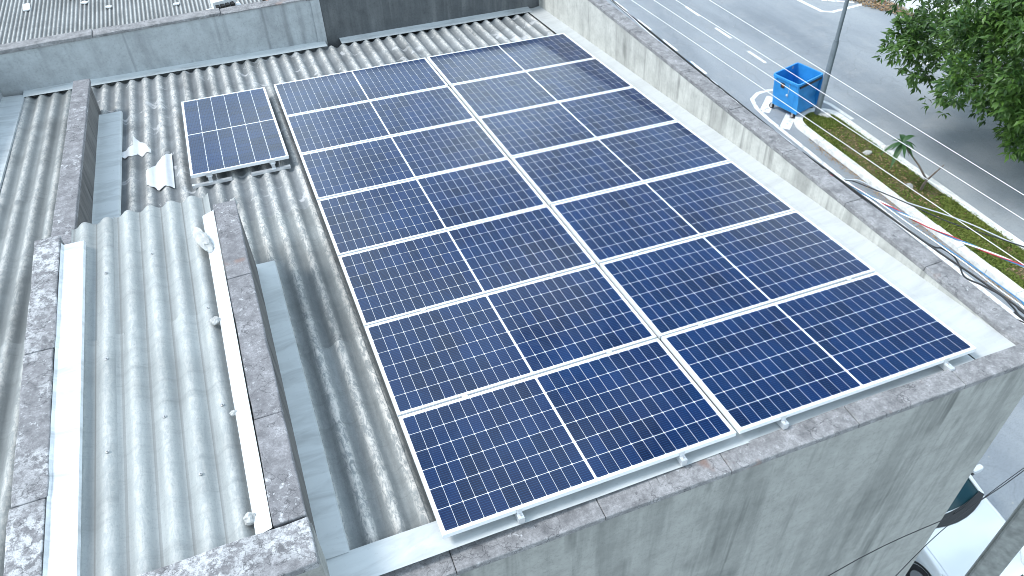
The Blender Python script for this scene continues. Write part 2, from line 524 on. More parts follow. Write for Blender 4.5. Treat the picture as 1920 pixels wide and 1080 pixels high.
class MB:
    """collects verts and faces of ONE mesh"""
    def __init__(self):
        self.v, self.f, self.sm, self.attr = [], [], [], None

    def add(self, vs, fs, smooth=False):
        b = len(self.v)
        self.v += [Vector(x) for x in vs]
        self.f += [tuple(i + b for i in f) for f in fs]
        self.sm += [smooth] * len(fs)
        return self

    def hexa(self, p):      # 8 points: bottom 4 then top 4, counter-clockwise
        return self.add(p, [(3, 2, 1, 0), (4, 5, 6, 7), (0, 1, 5, 4), (1, 2, 6, 5), (2, 3, 7, 6), (3, 0, 4, 7)])

    def box(self, x0, x1, y0, y1, z0, z1, M_=None):
        p = [Vector(q) for q in ((x0, y0, z0), (x1, y0, z0), (x1, y1, z0), (x0, y1, z0), (x0, y0, z1), (x1, y0, z1), (x1, y1, z1), (x0, y1, z1))]
        if M_ is not None:
            p = [M_ @ q for q in p]
        return self.hexa(p)

    def tube(self, pts, r, n=8, cap=True, smooth=True):
        pts = [Vector(p) for p in pts]
        rr = r if isinstance(r, (list, tuple)) else [r] * len(pts)
        rings = []
        up = None
        for i, p in enumerate(pts):
            d = (pts[min(i + 1, len(pts) - 1)] - pts[max(i - 1, 0)]).normalized()
            if up is None:
                up = Vector((0, 0, 1)) if abs(d.z) < 0.9 else Vector((1, 0, 0))
            u = d.cross(up).normalized()
            w = u.cross(d).normalized()
            up = w
            rings.append([p + (u * math.cos(2 * math.pi * k / n) + w * math.sin(2 * math.pi * k / n)) * rr[i] for k in range(n)])
        vs = [q for ring in rings for q in ring]
        fs = [(i * n + k, (i + 1) * n + k, (i + 1) * n + (k + 1) % n, i * n + (k + 1) % n) for i in range(len(pts) - 1) for k in range(n)]
        self.add(vs, fs, smooth)
        if cap:
            self.add(rings[0], [tuple(range(n))]); self.add(rings[-1], [tuple(range(n - 1, -1, -1))])
        return self

    def prism(self, poly, z0, z1):
        n = len(poly)
        vs = [(x, y, z0) for x, y in poly] + [(x, y, z1) for x, y in poly]
        fs = [tuple(range(n - 1, -1, -1)), tuple(range(n, 2 * n))] + [(k, (k + 1) % n, n + (k + 1) % n, n + k) for k in range(n)]
        return self.add(vs, fs)

    def mesh(self, name, mt, origin=Vector((0, 0, 0))):
        me = bpy.data.meshes.new(name)
        me.from_pydata([v - origin for v in self.v], [], self.f)
        me.polygons.foreach_set('use_smooth', self.sm)
        bm = bmesh.new(); bm.from_mesh(me)
        bmesh.ops.recalc_face_normals(bm, faces=bm.faces)
        bm.to_mesh(me); bm.free()
        if self.attr:
            at = me.attributes.new('crest', 'FLOAT', 'POINT')
            at.data.foreach_set('value', self.attr)
        for x in (mt if isinstance(mt, (list, tuple)) else [mt]):
            me.materials.append(x)
        return me

    def build(self, name, mt, parent=None, bevel=0.0, local=False):
        """verts are in world space (or in the parent's space when local)"""
        if local:
            o = bpy.data.objects.new(name, self.mesh(name, mt))
            COL.objects.link(o); o.parent = parent
        else:
            xs = [v.x for v in self.v]; ys = [v.y for v in self.v]; zs = [v.z for v in self.v]
            org = Vector(((min(xs) + max(xs)) / 2, (min(ys) + max(ys)) / 2, min(zs)))
            o = bpy.data.objects.new(name, self.mesh(name, mt, org))
            COL.objects.link(o)
            WORLD_LOC[o.name] = org
            if parent is not None:
                o.parent = parent
                o.location = org - WORLD_LOC[parent.name]
            else:
                o.location = org
        if bevel:
            bv = o.modifiers.new('bevel', 'BEVEL'); bv.width = bevel; bv.segments = 2; bv.limit_method = 'ANGLE'; bv.angle_limit = R(40)
        return o


def tag(o, label=None, cat=None, group=None, kind=None):
    for k, v in (('label', label), ('category', cat), ('group', group), ('kind', kind)):
        if v:
            o[k] = v
    return o


def thing(name, loc, label, cat, group=None):
    o = bpy.data.objects.new(name, None)
    o.empty_display_size = 0.2
    COL.objects.link(o)
    o.location = loc
    WORLD_LOC[o.name] = Vector(loc)
    return tag(o, label, cat, group)


def rough_bar(p0, p1, half_w, z_bot, z_top, seg=0.12, amp=0.006):
    """a hand-finished bar of concrete between p0 and p1 (x, y), with slightly wavering arrises"""
    mb = MB()
    a, b = Vector((*p0, 0)), Vector((*p1, 0))
    L = (b - a).length
    d = (b - a) / L
    nrm = Vector((-d.y, d.x, 0))
    n = max(2, int(L / seg))
    rings = []
    for i in range(n + 1):
        c = a + d * (L * i / n)
        j = [mnoise.noise(Vector((c.x * 3 + k * 7.1, c.y * 3, k * 3.3))) * amp + mnoise.noise(Vector((c.x * 11 + k * 5.1, c.y * 11, k))) * amp * 0.6 for k in range(4)]
        w0, w1 = (half_w, half_w) if not isinstance(half_w, tuple) else half_w
        rings.append([c - nrm * w0 + Vector((0, 0, z_bot)), c + nrm * w1 + Vector((0, 0, z_bot)),
                      c + nrm * (w1 + j[0]) + Vector((0, 0, z_top + j[1] * 0.5)), c - nrm * (w0 + j[2]) + Vector((0, 0, z_top + j[3] * 0.5))])
    vs = [q for r_ in rings for q in r_]
    fs = [(i * 4 + k, (i + 1) * 4 + k, (i + 1) * 4 + (k + 1) % 4, i * 4 + (k + 1) % 4) for i in range(n) for k in range(4)]
    fs += [(0, 1, 2, 3), (n * 4 + 3, n * 4 + 2, n * 4 + 1, n * 4)]
    mb.add(vs, fs)
    return mb


# ------------------------------------------------------------------ ground, road, median
def sheet(name, poly, z, mt):
    return tag(MB().add([(x, y, z) for x, y in poly], [tuple(range(len(poly)))]).build(name, mt), kind='structure')


sheet('ground', [(-400, -400), (600, -400), (600, 600), (-400, 600)], GZ - 0.02, M['ground'])
sheet('road', [(8.1, -60), (60, -60), (60, 120), (8.1, 120)], GZ - 0.012, M['asphalt'])
tag(MB().box(4.95, 8.1, -60, 120, GZ - 0.018, GZ + 0.12).build('pavement', M['slab']), kind='structure')
tag(MB().prism([(26.62, 20.66), (26.86, 21.95), (26.72, 22.95), (26.3, 26.0), (25.2, 45), (25.2, 100), (58, 100), (58, -40), (33.0, -40), (31.5, 5.0), (28.4, 18.8), (27.1, 20.0)], GZ - 0.01, GZ + 0.11)
    .build('far_pavement', M['slab']), kind='structure')


def arc(cx, cy, r, a0, a1, n=8):
    return [(cx + r * math.cos(R(a0 + (a1 - a0) * k / n)), cy + r * math.sin(R(a0 + (a1 - a0) * k / n))) for k in range(n + 1)]


# median island: outer kerb outline, inner soil outline
MX0, MX1, MY1 = 16.84, 18.66, 15.55
outer = [(MX1, -40)] + arc(17.75, MY1, 0.91, 0, 180, 14) + [(MX0, -40)]
inner = [(MX1 - 0.26, -40)] + arc(17.75, MY1, 0.65, 0, 180, 14) + [(MX0 + 0.26, -40)]
soil_o = MB().add([(x, y, GZ + 0.09) for x, y in inner], [tuple(range(len(inner)))])
tag(soil_o.build('median_soil', M['soil']), kind='structure')
# kerb stones, each its own part of the kerb
kerb = thing('kerb', (17.75, 0, GZ), 'white painted kerb of the grassy median with a rounded end by the bin', 'kerb')


def kerb_piece(pts_o, pts_i, h):
    mb = MB()
    n = len(pts_o)
    vs = []
    for (xo, yo), (xi, yi) in zip(pts_o, pts_i):
        vs += [(xo, yo, GZ - 0.01), (xo + (xi - xo) * 0.05, yo + (yi - yo) * 0.05, GZ + h), (xi, yi, GZ + h), (xi, yi, GZ - 0.01)]
    fs = [(i * 4 + k, (i + 1) * 4 + k, (i + 1) * 4 + (k + 1) % 4, i * 4 + (k + 1) % 4) for i in range(n - 1) for k in range(4)]
    fs += [(0, 1, 2, 3), (n * 4 - 1, n * 4 - 2, n * 4 - 3, n * 4 - 4)]
    return mb.add(vs, fs)


for side in (0, 1):
    y = MY1
    while y > 2.0:
        y2 = y - 1.0
        xo, xi = (MX0, MX0 + 0.26) if side == 0 else (MX1, MX1 - 0.26)
        j = random.uniform(-0.012, 0.012)
        kerb_piece([(xo + j, y - 0.003), (xo + j, y2 + 0.003)], [(xi + j, y - 0.003), (xi + j, y2 + 0.003)], 0.14 + random.uniform(-0.01, 0.01)).build('kerb_stone', M['kerb'], kerb, bevel=0.012)
        y = y2
ao, ai = arc(17.75, MY1, 0.91, 0, 180, 18), arc(17.75, MY1, 0.65, 0, 180, 18)
for k in range(0, 18, 3):
    kerb_piece(ao[k:k + 4], ai[k:k + 4], 0.14).build('kerb_stone', M['kerb'], kerb)


# painted road markings: every dash is an object
def stripe(name, pts, w, z=GZ - 0.006):
    mb = MB()
    pts = [Vector((*p, 0)) for p in pts]
    vs = []
    for i, p in enumerate(pts):
        d = (pts[min(i + 1, len(pts) - 1)] - pts[max(0, i - 1)]).normalized()
        n_ = Vector((-d.y, d.x, 0)) * (w / 2)
        vs += [(p.x - n_.x, p.y - n_.y, z), (p.x + n_.x, p.y + n_.y, z)]
    mb.add(vs, [(2 * i, 2 * i + 1, 2 * i + 3, 2 * i + 2) for i in range(len(pts) - 1)])
    return mb.build(name, M['paint'])


for k in range(8):
    y0 = 20.35 + 2.13 * k
    tag(stripe('lane_dash', [(16.17 - 0.012 * k, y0), (16.15 - 0.012 * k, y0 + 1.12)], 0.13), kind='structure')
for k in range(9):
    y0 = 20.15 + 2.38 * k
    tag(stripe('lane_dash', [(18.70, y0), (18.67, y0 + 1.1)], 0.13), kind='structure')
# nose outline and hatch bars before the island
nose = [(16.32, 2.0), (16.30, 13.0), (16.32, 15.0), (16.33, 16.6), (16.40, 17.4), (16.62, 18.0), (17.05, 18.28), (17.5, 18.3), (18.1, 18.1), (18.6, 17.5), (18.9, 16.6), (18.95, 15.0)]
nose_s = []
for i in range(len(nose) - 1):
    for k in range(4):
        t = k / 4
        nose_s.append((nose[i][0] * (1 - t) + nose[i + 1][0] * t, nose[i][1] * (1 - t) + nose[i + 1][1] * t))
tag(stripe('painted_outline', nose_s, 0.15), kind='structure')
for a, b in (((16.48, 17.05), (17.35, 17.85)), ((16.45, 15.85), (17.25, 16.55)), ((17.8, 17.25), (18.35, 17.75))):
    tag(stripe('hatch_bar', [a, b], 0.36, GZ - 0.002), kind='structure')
tag(stripe('painted_triangle', [(23.4, 25.2), (23.62, 23.1), (24.0, 22.85), (25.7, 22.95)], 0.18), kind='structure')
tag(stripe('painted_triangle', [(25.45, 23.25), (24.4, 24.0), (24.0, 26.5)], 0.16, GZ - 0.002), kind='structure')
tag(stripe('painted_curve', [(27.5, 18.6), (26.2, 19.1), (25.3, 19.25), (24.5, 19.08), (24.0, 18.7), (23.75, 18.2), (23.85, 17.75), (24.3, 17.5)], 0.2), kind='structure')
tag(stripe('painted_curve', [(24.05, 18.55), (25.4, 18.6), (26.4, 18.5)], 0.14, GZ - 0.002), kind='structure')

# ------------------------------------------------------------------ the building
BLD = thing('building', (0.6, 4.5, GZ), 'grey plastered building with weathered parapets around a corrugated roof', 'building')
FT, BK = -0.155, 9.05     # coping height at the front, back wall face


def part(mb, name, mt, label=None, parent=BLD, bevel=0.0):
    return tag(mb.build(name, mt, parent, bevel), label)


# main body below the roof
part(MB().hexa([(-3.55, -0.125, GZ - 0.02), (4.80, -0.195, GZ - 0.02), (4.80, 9.2, GZ - 0.02), (-3.55, 9.2, GZ - 0.02), (-3.55, -0.125, -1.6), (4.80, -0.195, -1.6), (4.80, 9.2, -1.6), (-3.55, 9.2, -1.6)]), 'lower_wall', M['wall_front'])
# front wall with its parapet (outer face to the street)
part(MB().hexa([(-0.70, -0.155, -1.6), (4.80, -0.197, -1.6), (4.80, -0.08, -1.6), (-0.70, 0.0, -1.6), (-0.70, -0.152, FT - 0.055), (4.785, -0.215, FT - 0.055), (4.785, -0.08, FT - 0.055), (-0.70, 0.0, FT - 0.055)]), 'front_wall', M['wall_front'], 'front wall of grey plaster with dark rain streaks')
xs = [-0.69, 0.02, 1.02, 1.95, 2.98, 3.92, 4.60]
for a, b in zip(xs[:-1], xs[1:]):
    rough_bar((a + 0.0015, -0.086 - 0.0155 * a), (b - 0.0015, -0.086 - 0.0155 * b), (0.086, 0.086), FT - 0.055, FT + random.uniform(-0.003, 0.003)).build('coping', M['coping'], BLD, bevel=0.008)
# right parapet along the street
part(MB().hexa([(4.605, -0.08, -1.6), (4.80, -0.08, -1.6), (4.70, BK, -1.6), (4.50, BK, -1.6), (4.605, -0.08, FT - 0.05), (4.79, -0.08, FT - 0.05), (4.63, BK, FT - 0.05), (4.47, BK, FT - 0.05)]),
     'side_wall', M['wall_side'], 'parapet wall of pale plaster beside the white gutter strip')
ys = [-0.245, 0.9, 1.9, 2.85, 3.8, 4.8, 5.85, 6.9, 7.9, 9.25]
for a, b in zip(ys[:-1], ys[1:]):
    def cx(y):
        return 4.699 - 0.0175 * max(y, 0)
    hw = 0.099 - 0.0016 * (a + b) / 2
    rough_bar((cx(a), a + 0.0015), (cx(b), b - 0.0015), (hw, hw), FT - 0.05, FT + random.uniform(-0.004, 0.004), amp=0.009).build('coping', M['coping'], BLD, bevel=0.008)
# back wall, a grey length and a blackened taller length with a pilaster between
part(MB().box(-3.7, 0.86, BK, BK + 0.16, -2.4, -0.20), 'back_wall', M['wall_back'], 'back parapet length of smooth grey render')
part(MB().box(0.99, 4.75, BK + 0.004, BK + 0.18, -2.4, -0.21), 'back_wall', M['wall_black'], 'back parapet length blackened by mould')
part(MB().box(0.86, 0.99, BK - 0.02, BK + 0.17, -2.4, -0.19), 'pilaster', M['wall_back'])
for a, b in ((-3.75, -2.1), (-2.1, -0.4), (-0.4, 0.80)):
    rough_bar((a + 0.0015, BK + 0.08), (b - 0.0015, BK + 0.08), 0.105, -0.20, -0.145 - 0.045 * (a + 3.75) / 4.5, amp=0.014).build('coping', M['coping'], BLD, bevel=0.008)
rough_bar((0.80, BK + 0.08), (4.8, BK + 0.08), 0.115, -0.21, -0.155, amp=0.012).build('coping', M['coping'], BLD, bevel=0.008)
# left edge wall
part(MB().box(-3.70, -3.46, -1.5, BK - 0.01, -2.4, -0.30), 'left_wall', M['wall_back'])
rough_bar((-3.58, -1.5), (-3.58, 8.95), 0.125, -0.30, -0.245).build('coping', M['coping'], BLD, bevel=0.03)
# dividing walls inside the roof
YA1 = 8.02
part(MB().hexa([rw(-2.37, 3.4, -0.3), rw(-2.19, 3.4, -0.3), rw(-2.205, YA1, -0.3), rw(-2.365, YA1, -0.3),
                rw(-2.365, 3.4, 0.24), rw(-2.185, 3.4, 0.24), rw(-2.205, YA1, 0.24), rw(-2.365, YA1, 0.24)]), 'dividing_wall', M['wall_dark'], 'dividing wall with a dark mouldy side face')
mb = rough_bar((-2.274, 3.5), (-2.284, YA1 + 0.01), 0.098, 0.24, 0.30, amp=0.006)
mb.v = [A3 @ v for v in mb.v]
part(mb, 'coping', M['coping_purple'], bevel=0.008)
ZR = 0.40       # top of the raised bay's walls
part(MB().box(-2.295, -2.115, -1.5, 3.55, -1.6, ZR - 0.06), 'dividing_wall', M['wall_dark'], 'left wall of the raised roof bay')
for a, b in ((-1.5, 0.9), (0.9, 2.2), (2.2, 3.57)):
    rough_bar((-2.205, a + 0.003), (-2.213, b - 0.003), 0.098, ZR - 0.06, ZR + random.uniform(-0.004, 0.004), amp=0.012).build('coping', M['coping_white'], BLD, bevel=0.008)
part(MB().box(-0.895, -0.722, 0.17, 3.47, -1.2, ZR - 0.06), 'dividing_wall', M['wall_dark'], 'right wall of the raised roof bay')
for a, b in ((0.19, 1.0), (1.0, 2.45), (2.45, 3.49)):
    rough_bar((-0.808, a + 0.003), (-0.810, b - 0.003), 0.093, ZR - 0.06, ZR + random.uniform(-0.004, 0.004), amp=0.009).build('coping', M['coping_purple'], BLD, bevel=0.008)
part(MB().box(-2.115, -0.70, -0.10, 0.17, -1.6, ZR - 0.06), 'front_wall', M['wall_front'], 'front wall of the raised roof bay')
part(MB().box(-3.46, -2.295, -0.10, 0.10, -1.6, ZR - 0.3), 'front_wall', M['wall_front'], 'front wall of the left roof strip')
rough_bar((-2.11, 0.028), (-0.708, 0.028), (0.148, 0.152), ZR - 0.06, ZR + 0.002, amp=0.010).build('coping', M['coping_white'], BLD, bevel=0.008)

# ------------------------------------------------------------------ corrugated roofs
PITCH, AMP = 0.177, 0.0245


def sheet_mesh(x0, x1, y0, y1, phase, pitch, amp, mt, lift0=0.0, lift1=0.0, th=0.007, per=12, nrow=7, jag=0.004):
    """one corrugated sheet, local coordinates of the roof plane, origin at (x0, y0)"""
    n = max(4, int(round((x1 - x0) / pitch * per)))
    top, bot = [], []
    for j in range(nrow + 1):
        t = j / nrow
        for i in range(n + 1):
            x = x0 + (x1 - x0) * i / n
            y = y0 + (y1 - y0) * t
            if j in (0, nrow):
                y += mnoise.noise(Vector((x * 9, y * 3, 2.2))) * jag
            z = amp * math.cos(2 * math.pi * (x - phase) / pitch) + lift0 + (lift1 - lift0) * t + mnoise.noise(Vector((x * 1.5, y * 0.9, 5.0))) * 0.003
            top.append((x - x0, y - y0, z)); bot.append((x - x0, y - y0, z - th))
    w = n + 1
    mb = MB()
    q = [(j * w + i, j * w + i + 1, (j + 1) * w + i + 1, (j + 1) * w + i) for j in range(nrow) for i in range(n)]
    mb.add(top, q, True)
    mb.add(bot, [f[::-1] for f in q], True)
    edge = [(0, i) for i in range(w)] + [(j, n) for j in range(1, nrow + 1)] + [(nrow, i) for i in range(n - 1, -1, -1)] + [(j, 0) for j in range(nrow - 1, 0, -1)]
    ids = [j * w + i for j, i in edge]
    ev = [top[k] for k in ids] + [bot[k] for k in ids]
    ne = len(ids)
    mb.add(ev, [(k, ne + k, ne + (k + 1) % ne, (k + 1) % ne) for k in range(ne)])
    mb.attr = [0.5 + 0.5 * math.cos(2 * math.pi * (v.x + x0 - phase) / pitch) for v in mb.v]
    return mb


def roof(name, parent, label, mw, cols, rows, phase, pitch, amp, mt, **kw):
    """mw: matrix of the roof plane; cols: list of (x0, x1); rows: list of (y0, y1), nearest first"""
    rt = bpy.data.objects.new(name, None)
    COL.objects.link(rt)
    rt.parent = parent
    base = Matrix.Translation(-WORLD_LOC[parent.name])
    rt.matrix_local = base @ mw
    tag(rt, label)
    for ci, (x0, x1) in enumerate(cols):
        for ri, (y0, y1) in enumerate(rows):
            mm = mt(ci, ri) if callable(mt) else mt
            jx = random.uniform(-0.004, 0.004)
            l0 = random.uniform(0, 0.003) + (0.004 if ci % 2 else 0)
            mb = sheet_mesh(x0 + jx, x1 + jx, y0, y1 + random.uniform(-0.02, 0.02), phase, pitch, amp, mm, l0, l0 + 0.011, **kw)
            o = mb.build('roof_sheet', mm, rt, local=True)
            o.location = (x0 + jx, y0, 0)
    return rt


cols = [(-2.20 + 1.062 * k, min(-2.20 + 1.062 * (k + 1) + 0.045, 4.62)) for k in range(7)]
cols = [c for c in cols if c[1] - c[0] > 0.1]
cols[0] = (-2.36, cols[0][1])
rows = [(0.05, 2.17), (2.02, 4.45), (4.30, 6.75), (6.60, 8.93)]
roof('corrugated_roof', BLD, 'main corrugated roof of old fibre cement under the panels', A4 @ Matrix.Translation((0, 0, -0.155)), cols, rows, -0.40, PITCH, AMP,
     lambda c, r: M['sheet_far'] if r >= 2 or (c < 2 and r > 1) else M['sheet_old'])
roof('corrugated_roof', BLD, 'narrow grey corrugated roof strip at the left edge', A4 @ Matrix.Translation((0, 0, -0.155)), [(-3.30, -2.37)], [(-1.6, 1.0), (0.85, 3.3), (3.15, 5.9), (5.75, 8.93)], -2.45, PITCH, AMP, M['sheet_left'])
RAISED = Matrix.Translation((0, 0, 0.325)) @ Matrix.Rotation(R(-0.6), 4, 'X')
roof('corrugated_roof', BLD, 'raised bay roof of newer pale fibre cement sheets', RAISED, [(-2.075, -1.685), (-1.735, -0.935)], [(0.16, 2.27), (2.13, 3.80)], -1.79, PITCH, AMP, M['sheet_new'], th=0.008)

# screws with washers on the raised bay
for x, y in ((-1.79, 3.0), (-1.08, 2.25), (-1.79, 1.15), (-1.08, 1.25), (-1.44, 1.3), (-1.26, 0.75), (-1.79, 2.0), (-1.44, 3.1)):
    c = RAISED @ Vector((x, y, AMP + 0.012))
    mb = MB().tube([c, c + Vector((0, 0, 0.004))], 0.013, 10).tube([c + Vector((0, 0, 0.004)), c + Vector((0, 0, 0.012))], 0.006, 6)
    mb.build('roof_screw', M['steel'], BLD)


# ------------------------------------------------------------------ metal flashings (parts of the building)
def flashing(name, mt, pts, axis_y, lab=None, roofspace=True, th=0.0025, wob=0.004):
    """profile pts [(u, h)] swept along the given spans; axis_y True: profile across x, swept along y"""
    (s0, s1) = axis_y
    n = 14
    mb = MB()
    vs = []
    for i in range(n + 1):
        s = s0 + (s1 - s0) * i / n
        for k, (u, h) in enumerate(pts):
            j = mnoise.noise(Vector((s * 1.7, u * 5, k))) * wob
            vs.append((u + j * 0.6, s, h + j))
    w = len(pts)
    f = [(i * w + k, i * w + k + 1, (i + 1) * w + k + 1, (i + 1) * w + k) for i in range(n) for k in range(w - 1)]
    vs2 = [(x, y, z - th) for x, y, z in vs]
    mb.add(vs, f); mb.add(vs2, [q[::-1] for q in f])
    rim = [i for i in range(w)] + [i * w + w - 1 for i in range(1, n + 1)] + [n * w + k for k in range(w - 2, -1, -1)] + [i * w for i in range(n - 1, 0, -1)]
    ev = [vs[k] for k in rim] + [vs2[k] for k in rim]
    ne = len(rim)
    mb.add(ev, [(k, ne + k, ne + (k + 1) % ne, (k + 1) % ne) for k in range(ne)])
    return mb


def put_flash(mb, mt, label, swap=False, roofspace=True):
    if swap:
        mb.v = [Vector((v.y, v.x, v.z)) for v in mb.v]
    if roofspace:
        mb.v = [A3 @ v for v in mb.v]
    return part(mb, 'flashing', mt, label)


HR = -0.108    # flashings lie on the crests
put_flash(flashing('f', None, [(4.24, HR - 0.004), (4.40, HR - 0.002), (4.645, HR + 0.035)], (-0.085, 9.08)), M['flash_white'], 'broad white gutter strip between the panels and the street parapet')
put_flash(flashing('f', None, [(-0.04, HR + 0.004), (0.10, HR), (0.20, HR - 0.004)], (-0.74, 4.22)), M['flash'], 'galvanised flashing strip along the front parapet', swap=True)
put_flash(flashing('f', None, [(8.90, HR + 0.002), (9.02, HR + 0.016), (9.13, HR + 0.03)], (-2.36, 0.96)), M['flash'], 'galvanised strip along the grey back wall', swap=True)
put_flash(flashing('f', None, [(8.90, HR + 0.002), (9.02, HR + 0.012), (9.13, HR + 0.03)], (1.18, 4.3)), M['flash'], 'galvanised strip along the blackened back wall', swap=True)
put_flash(flashing('f', None, [(8.90, HR + 0.004), (9.02, HR + 0.018), (9.13, HR + 0.03)], (-3.2, -2.37)), M['flash'], 'galvanised strip at the back of the left roof strip', swap=True)
put_flash(flashing('f', None, [(-0.76, HR + 0.012), (-0.72, HR + 0.004), (-0.555, HR), (-0.548, HR - 0.02)], (0.19, 3.55), wob=0.006), M['flash'], 'galvanised flashing right of the raised bay')
put_flash(flashing('f', None, [(-2.22, HR + 0.01), (-2.17, HR + 0.004), (-1.935, HR + 0.004), (-1.925, HR - 0.02)], (3.4, 7.80), wob=0.006), M['flash'], 'galvanised flashing beside the dark dividing wall')
put_flash(flashing('f', None, [(-3.48, HR + 0.02), (-3.40, HR + 0.01), (-3.19, HR), (-3.185, HR - 0.02)], (-1.5, 9.0)), M['flash'], 'galvanised flashing along the left edge wall')
put_flash(flashing('f', None, [(-2.108, ZR - 0.005), (-2.095, ZR - 0.028), (-1.945, ZR - 0.032), (-1.935, ZR - 0.05)], (-1.5, 3.46), wob=0.005), M['flash_bright'], 'bright aluminium strip left of the raised sheets', roofspace=False)
put_flash(flashing('f', None, [(-1.005, ZR - 0.036), (-0.99, ZR - 0.026), (-0.915, ZR - 0.004), (-0.905, ZR + 0.006)], (0.185, 3.40), wob=0.005), M['flash_bright'], 'bright aluminium strip right of the raised sheets', roofspace=False)


# pale repair membrane scraps that follow the waves of the roof
def wave_patch(outline_lo, outline_hi, label):
    """outline functions given as lists of (x, y) from left to right, lower and upper edge"""
    def at(pl, x):
        for (xa, ya), (xb, yb) in zip(pl[:-1], pl[1:]):
            if xa <= x <= xb:
                return ya + (yb - ya) * (x - xa) / (xb - xa)
        return pl[-1][1]
    x0, x1 = outline_lo[0][0], outline_lo[-1][0]
    n, mr = 28, 5
    top = []
    for i in range(n + 1):
        x = x0 + (x1 - x0) * i / n
        a, b = at(outline_lo, x), at(outline_hi, x)
        a += mnoise.noise(Vector((x * 25, 1, 1))) * 0.03
        b += mnoise.noise(Vector((x * 25, 9, 1))) * 0.03
        for j in range(mr + 1):
            y = a + (b - a) * j / mr
            z = -0.155 + AMP * math.cos(2 * math.pi * (x + 0.40) / PITCH) * 0.85 + 0.022 + mnoise.noise(Vector((x * 12, y * 9, 3))) * 0.009 + mnoise.noise(Vector((x * 30, y * 26, 8))) * 0.006
            top.append(rw(x, y, z))
    w = mr + 1
    q = [(i * w + j, (i + 1) * w + j, (i + 1) * w + j + 1, i * w + j + 1) for i in range(n) for j in range(mr)]
    mb = MB().add(top, q, True)
    mb.add([v - Vector((0, 0, 0.004)) for v in top], [f[::-1] for f in q], True)
    return tag(mb.build('membrane_scrap', M['white_flake']), label, 'repair patch', 'membrane scraps on the roof')


wave_patch([(-1.93, 6.50), (-1.80, 6.42), (-1.76, 6.50)], [(-1.93, 6.66), (-1.80, 6.72), (-1.76, 6.62)], 'small white membrane scrap beside the flashing, leftmost of three')
wave_patch([(-1.80, 6.60), (-1.70, 6.42), (-1.60, 6.44)], [(-1.80, 6.98), (-1.70, 6.80), (-1.60, 6.52)], 'triangular white membrane scrap, middle one of three')
wave_patch([(-1.66, 5.62), (-1.52, 5.50), (-1.38, 5.50)], [(-1.66, 5.95), (-1.52, 6.22), (-1.38, 6.36)], 'largest white membrane scrap, nearest to the small panel')


# ------------------------------------------------------------------ neighbouring roof behind
NB = thing('building', (-4, 20, GZ), 'neighbouring building with a finely ribbed grey roof behind the back parapet', 'building')
part(MB().box(-14, 0.55, 9.6, 40, GZ - 0.02, -2.75), 'wall', M['wall_back'], parent=NB)
nroof = Matrix.Translation((0, 0, -2.5))
ncols = [(-9.0 + 0.95 * k, -9.0 + 0.95 * (k + 1) + 0.03) for k in range(10)]
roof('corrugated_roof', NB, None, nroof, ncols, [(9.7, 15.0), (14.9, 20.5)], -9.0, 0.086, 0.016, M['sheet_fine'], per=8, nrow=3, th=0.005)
for k, (x, y, a, s) in enumerate(((-4.35, 17.2, 0.1, (0.07, 0.40)), (-3.42, 17.4, 0.05, (0.06, 0.3)), (-3.15, 16.9, 0.9, (0.05, 0.14)), (-2.65, 16.4, 1.1, (0.05, 0.12)), (-1.85, 17.1, -0.9, (0.07, 0.45)), (-1.25, 15.9, 1.3, (0.05, 0.12)))):
    mb = MB().box(-s[0], s[0], -s[1] / 2, s[1] / 2, 0, 0.02, Matrix.Translation((x, y, -2.475)) @ Matrix.Rotation(a, 4, 'Z'))
    tag(mb.build('scrap', M['white_flake']), ('long white scrap leftmost on the neighbouring ribbed roof', 'white scrap second from the left on the ribbed roof', 'tiny white scrap lying slantwise on the ribbed roof',
        'tiny white scrap in the middle of the ribbed roof', 'slanting white strip at the top of the ribbed roof', 'small white scrap near the ridge vent on the ribbed roof')[k], 'debris', 'scraps on the neighbouring roof')
v0 = thing('roof_vent', (-0.27, 15.05, -2.5), 'white slotted roof vent block on the ribbed neighbouring roof', 'vent')
VR = Matrix.Translation((-0.27, 15.05, -2.5)) @ Matrix.Rotation(0.18, 4, 'Z')
MB().box(-0.36, 0.36, -0.28, 0.28, 0.01, 0.05, VR).build('base', M['white_flake'], v0)
MB().box(-0.24, 0.24, -0.02, 0.24, 0.05, 0.26, VR).build('hood', M['white_flake'], v0)
for k in range(4):
    MB().box(-0.20 + 0.105 * k, -0.13 + 0.105 * k, -0.16, -0.018, 0.05, 0.2, VR).build('slot', M['dark_void'], v0)
tag(MB().box(-0.16, 0.16, -0.08, 0.08, 0.0, 0.05, Matrix.Translation((-1.62, 14.95, -2.47)) @ Matrix.Rotation(0.2, 4, 'Z')).build('cement_slab', M['stone'], bevel=0.01), 'flat pale slab lying at the near edge of the ribbed roof', 'slab')
sh = thing('shed', (1.2, 15.6, GZ), 'orange clay shed edge with a dark gap beside the ribbed roof', 'shed')
MB().box(0.62, 0.85, 14.2, 18, GZ - 0.02, -2.5).build('wall', M['orange'], sh)
MB().box(0.86, 1.05, 14.9, 18, GZ - 0.02, -3.2).build('gap', M['dark_void'], sh)
MB().box(1.06, 3.2, 14.2, 18, GZ - 0.02, -2.55).build('wall', M['orange'], sh)

# ------------------------------------------------------------------ solar panels
PL, PW, FH = 2.094, 1.056, 0.035      # length, width, frame height
PGX, PGY = 0.03, 0.0203
MARG, MID = 0.024, 0.016
cw = (PL / 2 - MARG - MID / 2) / 12
ch = (PW - 2 * MARG) / 6
GAP = 0.0030


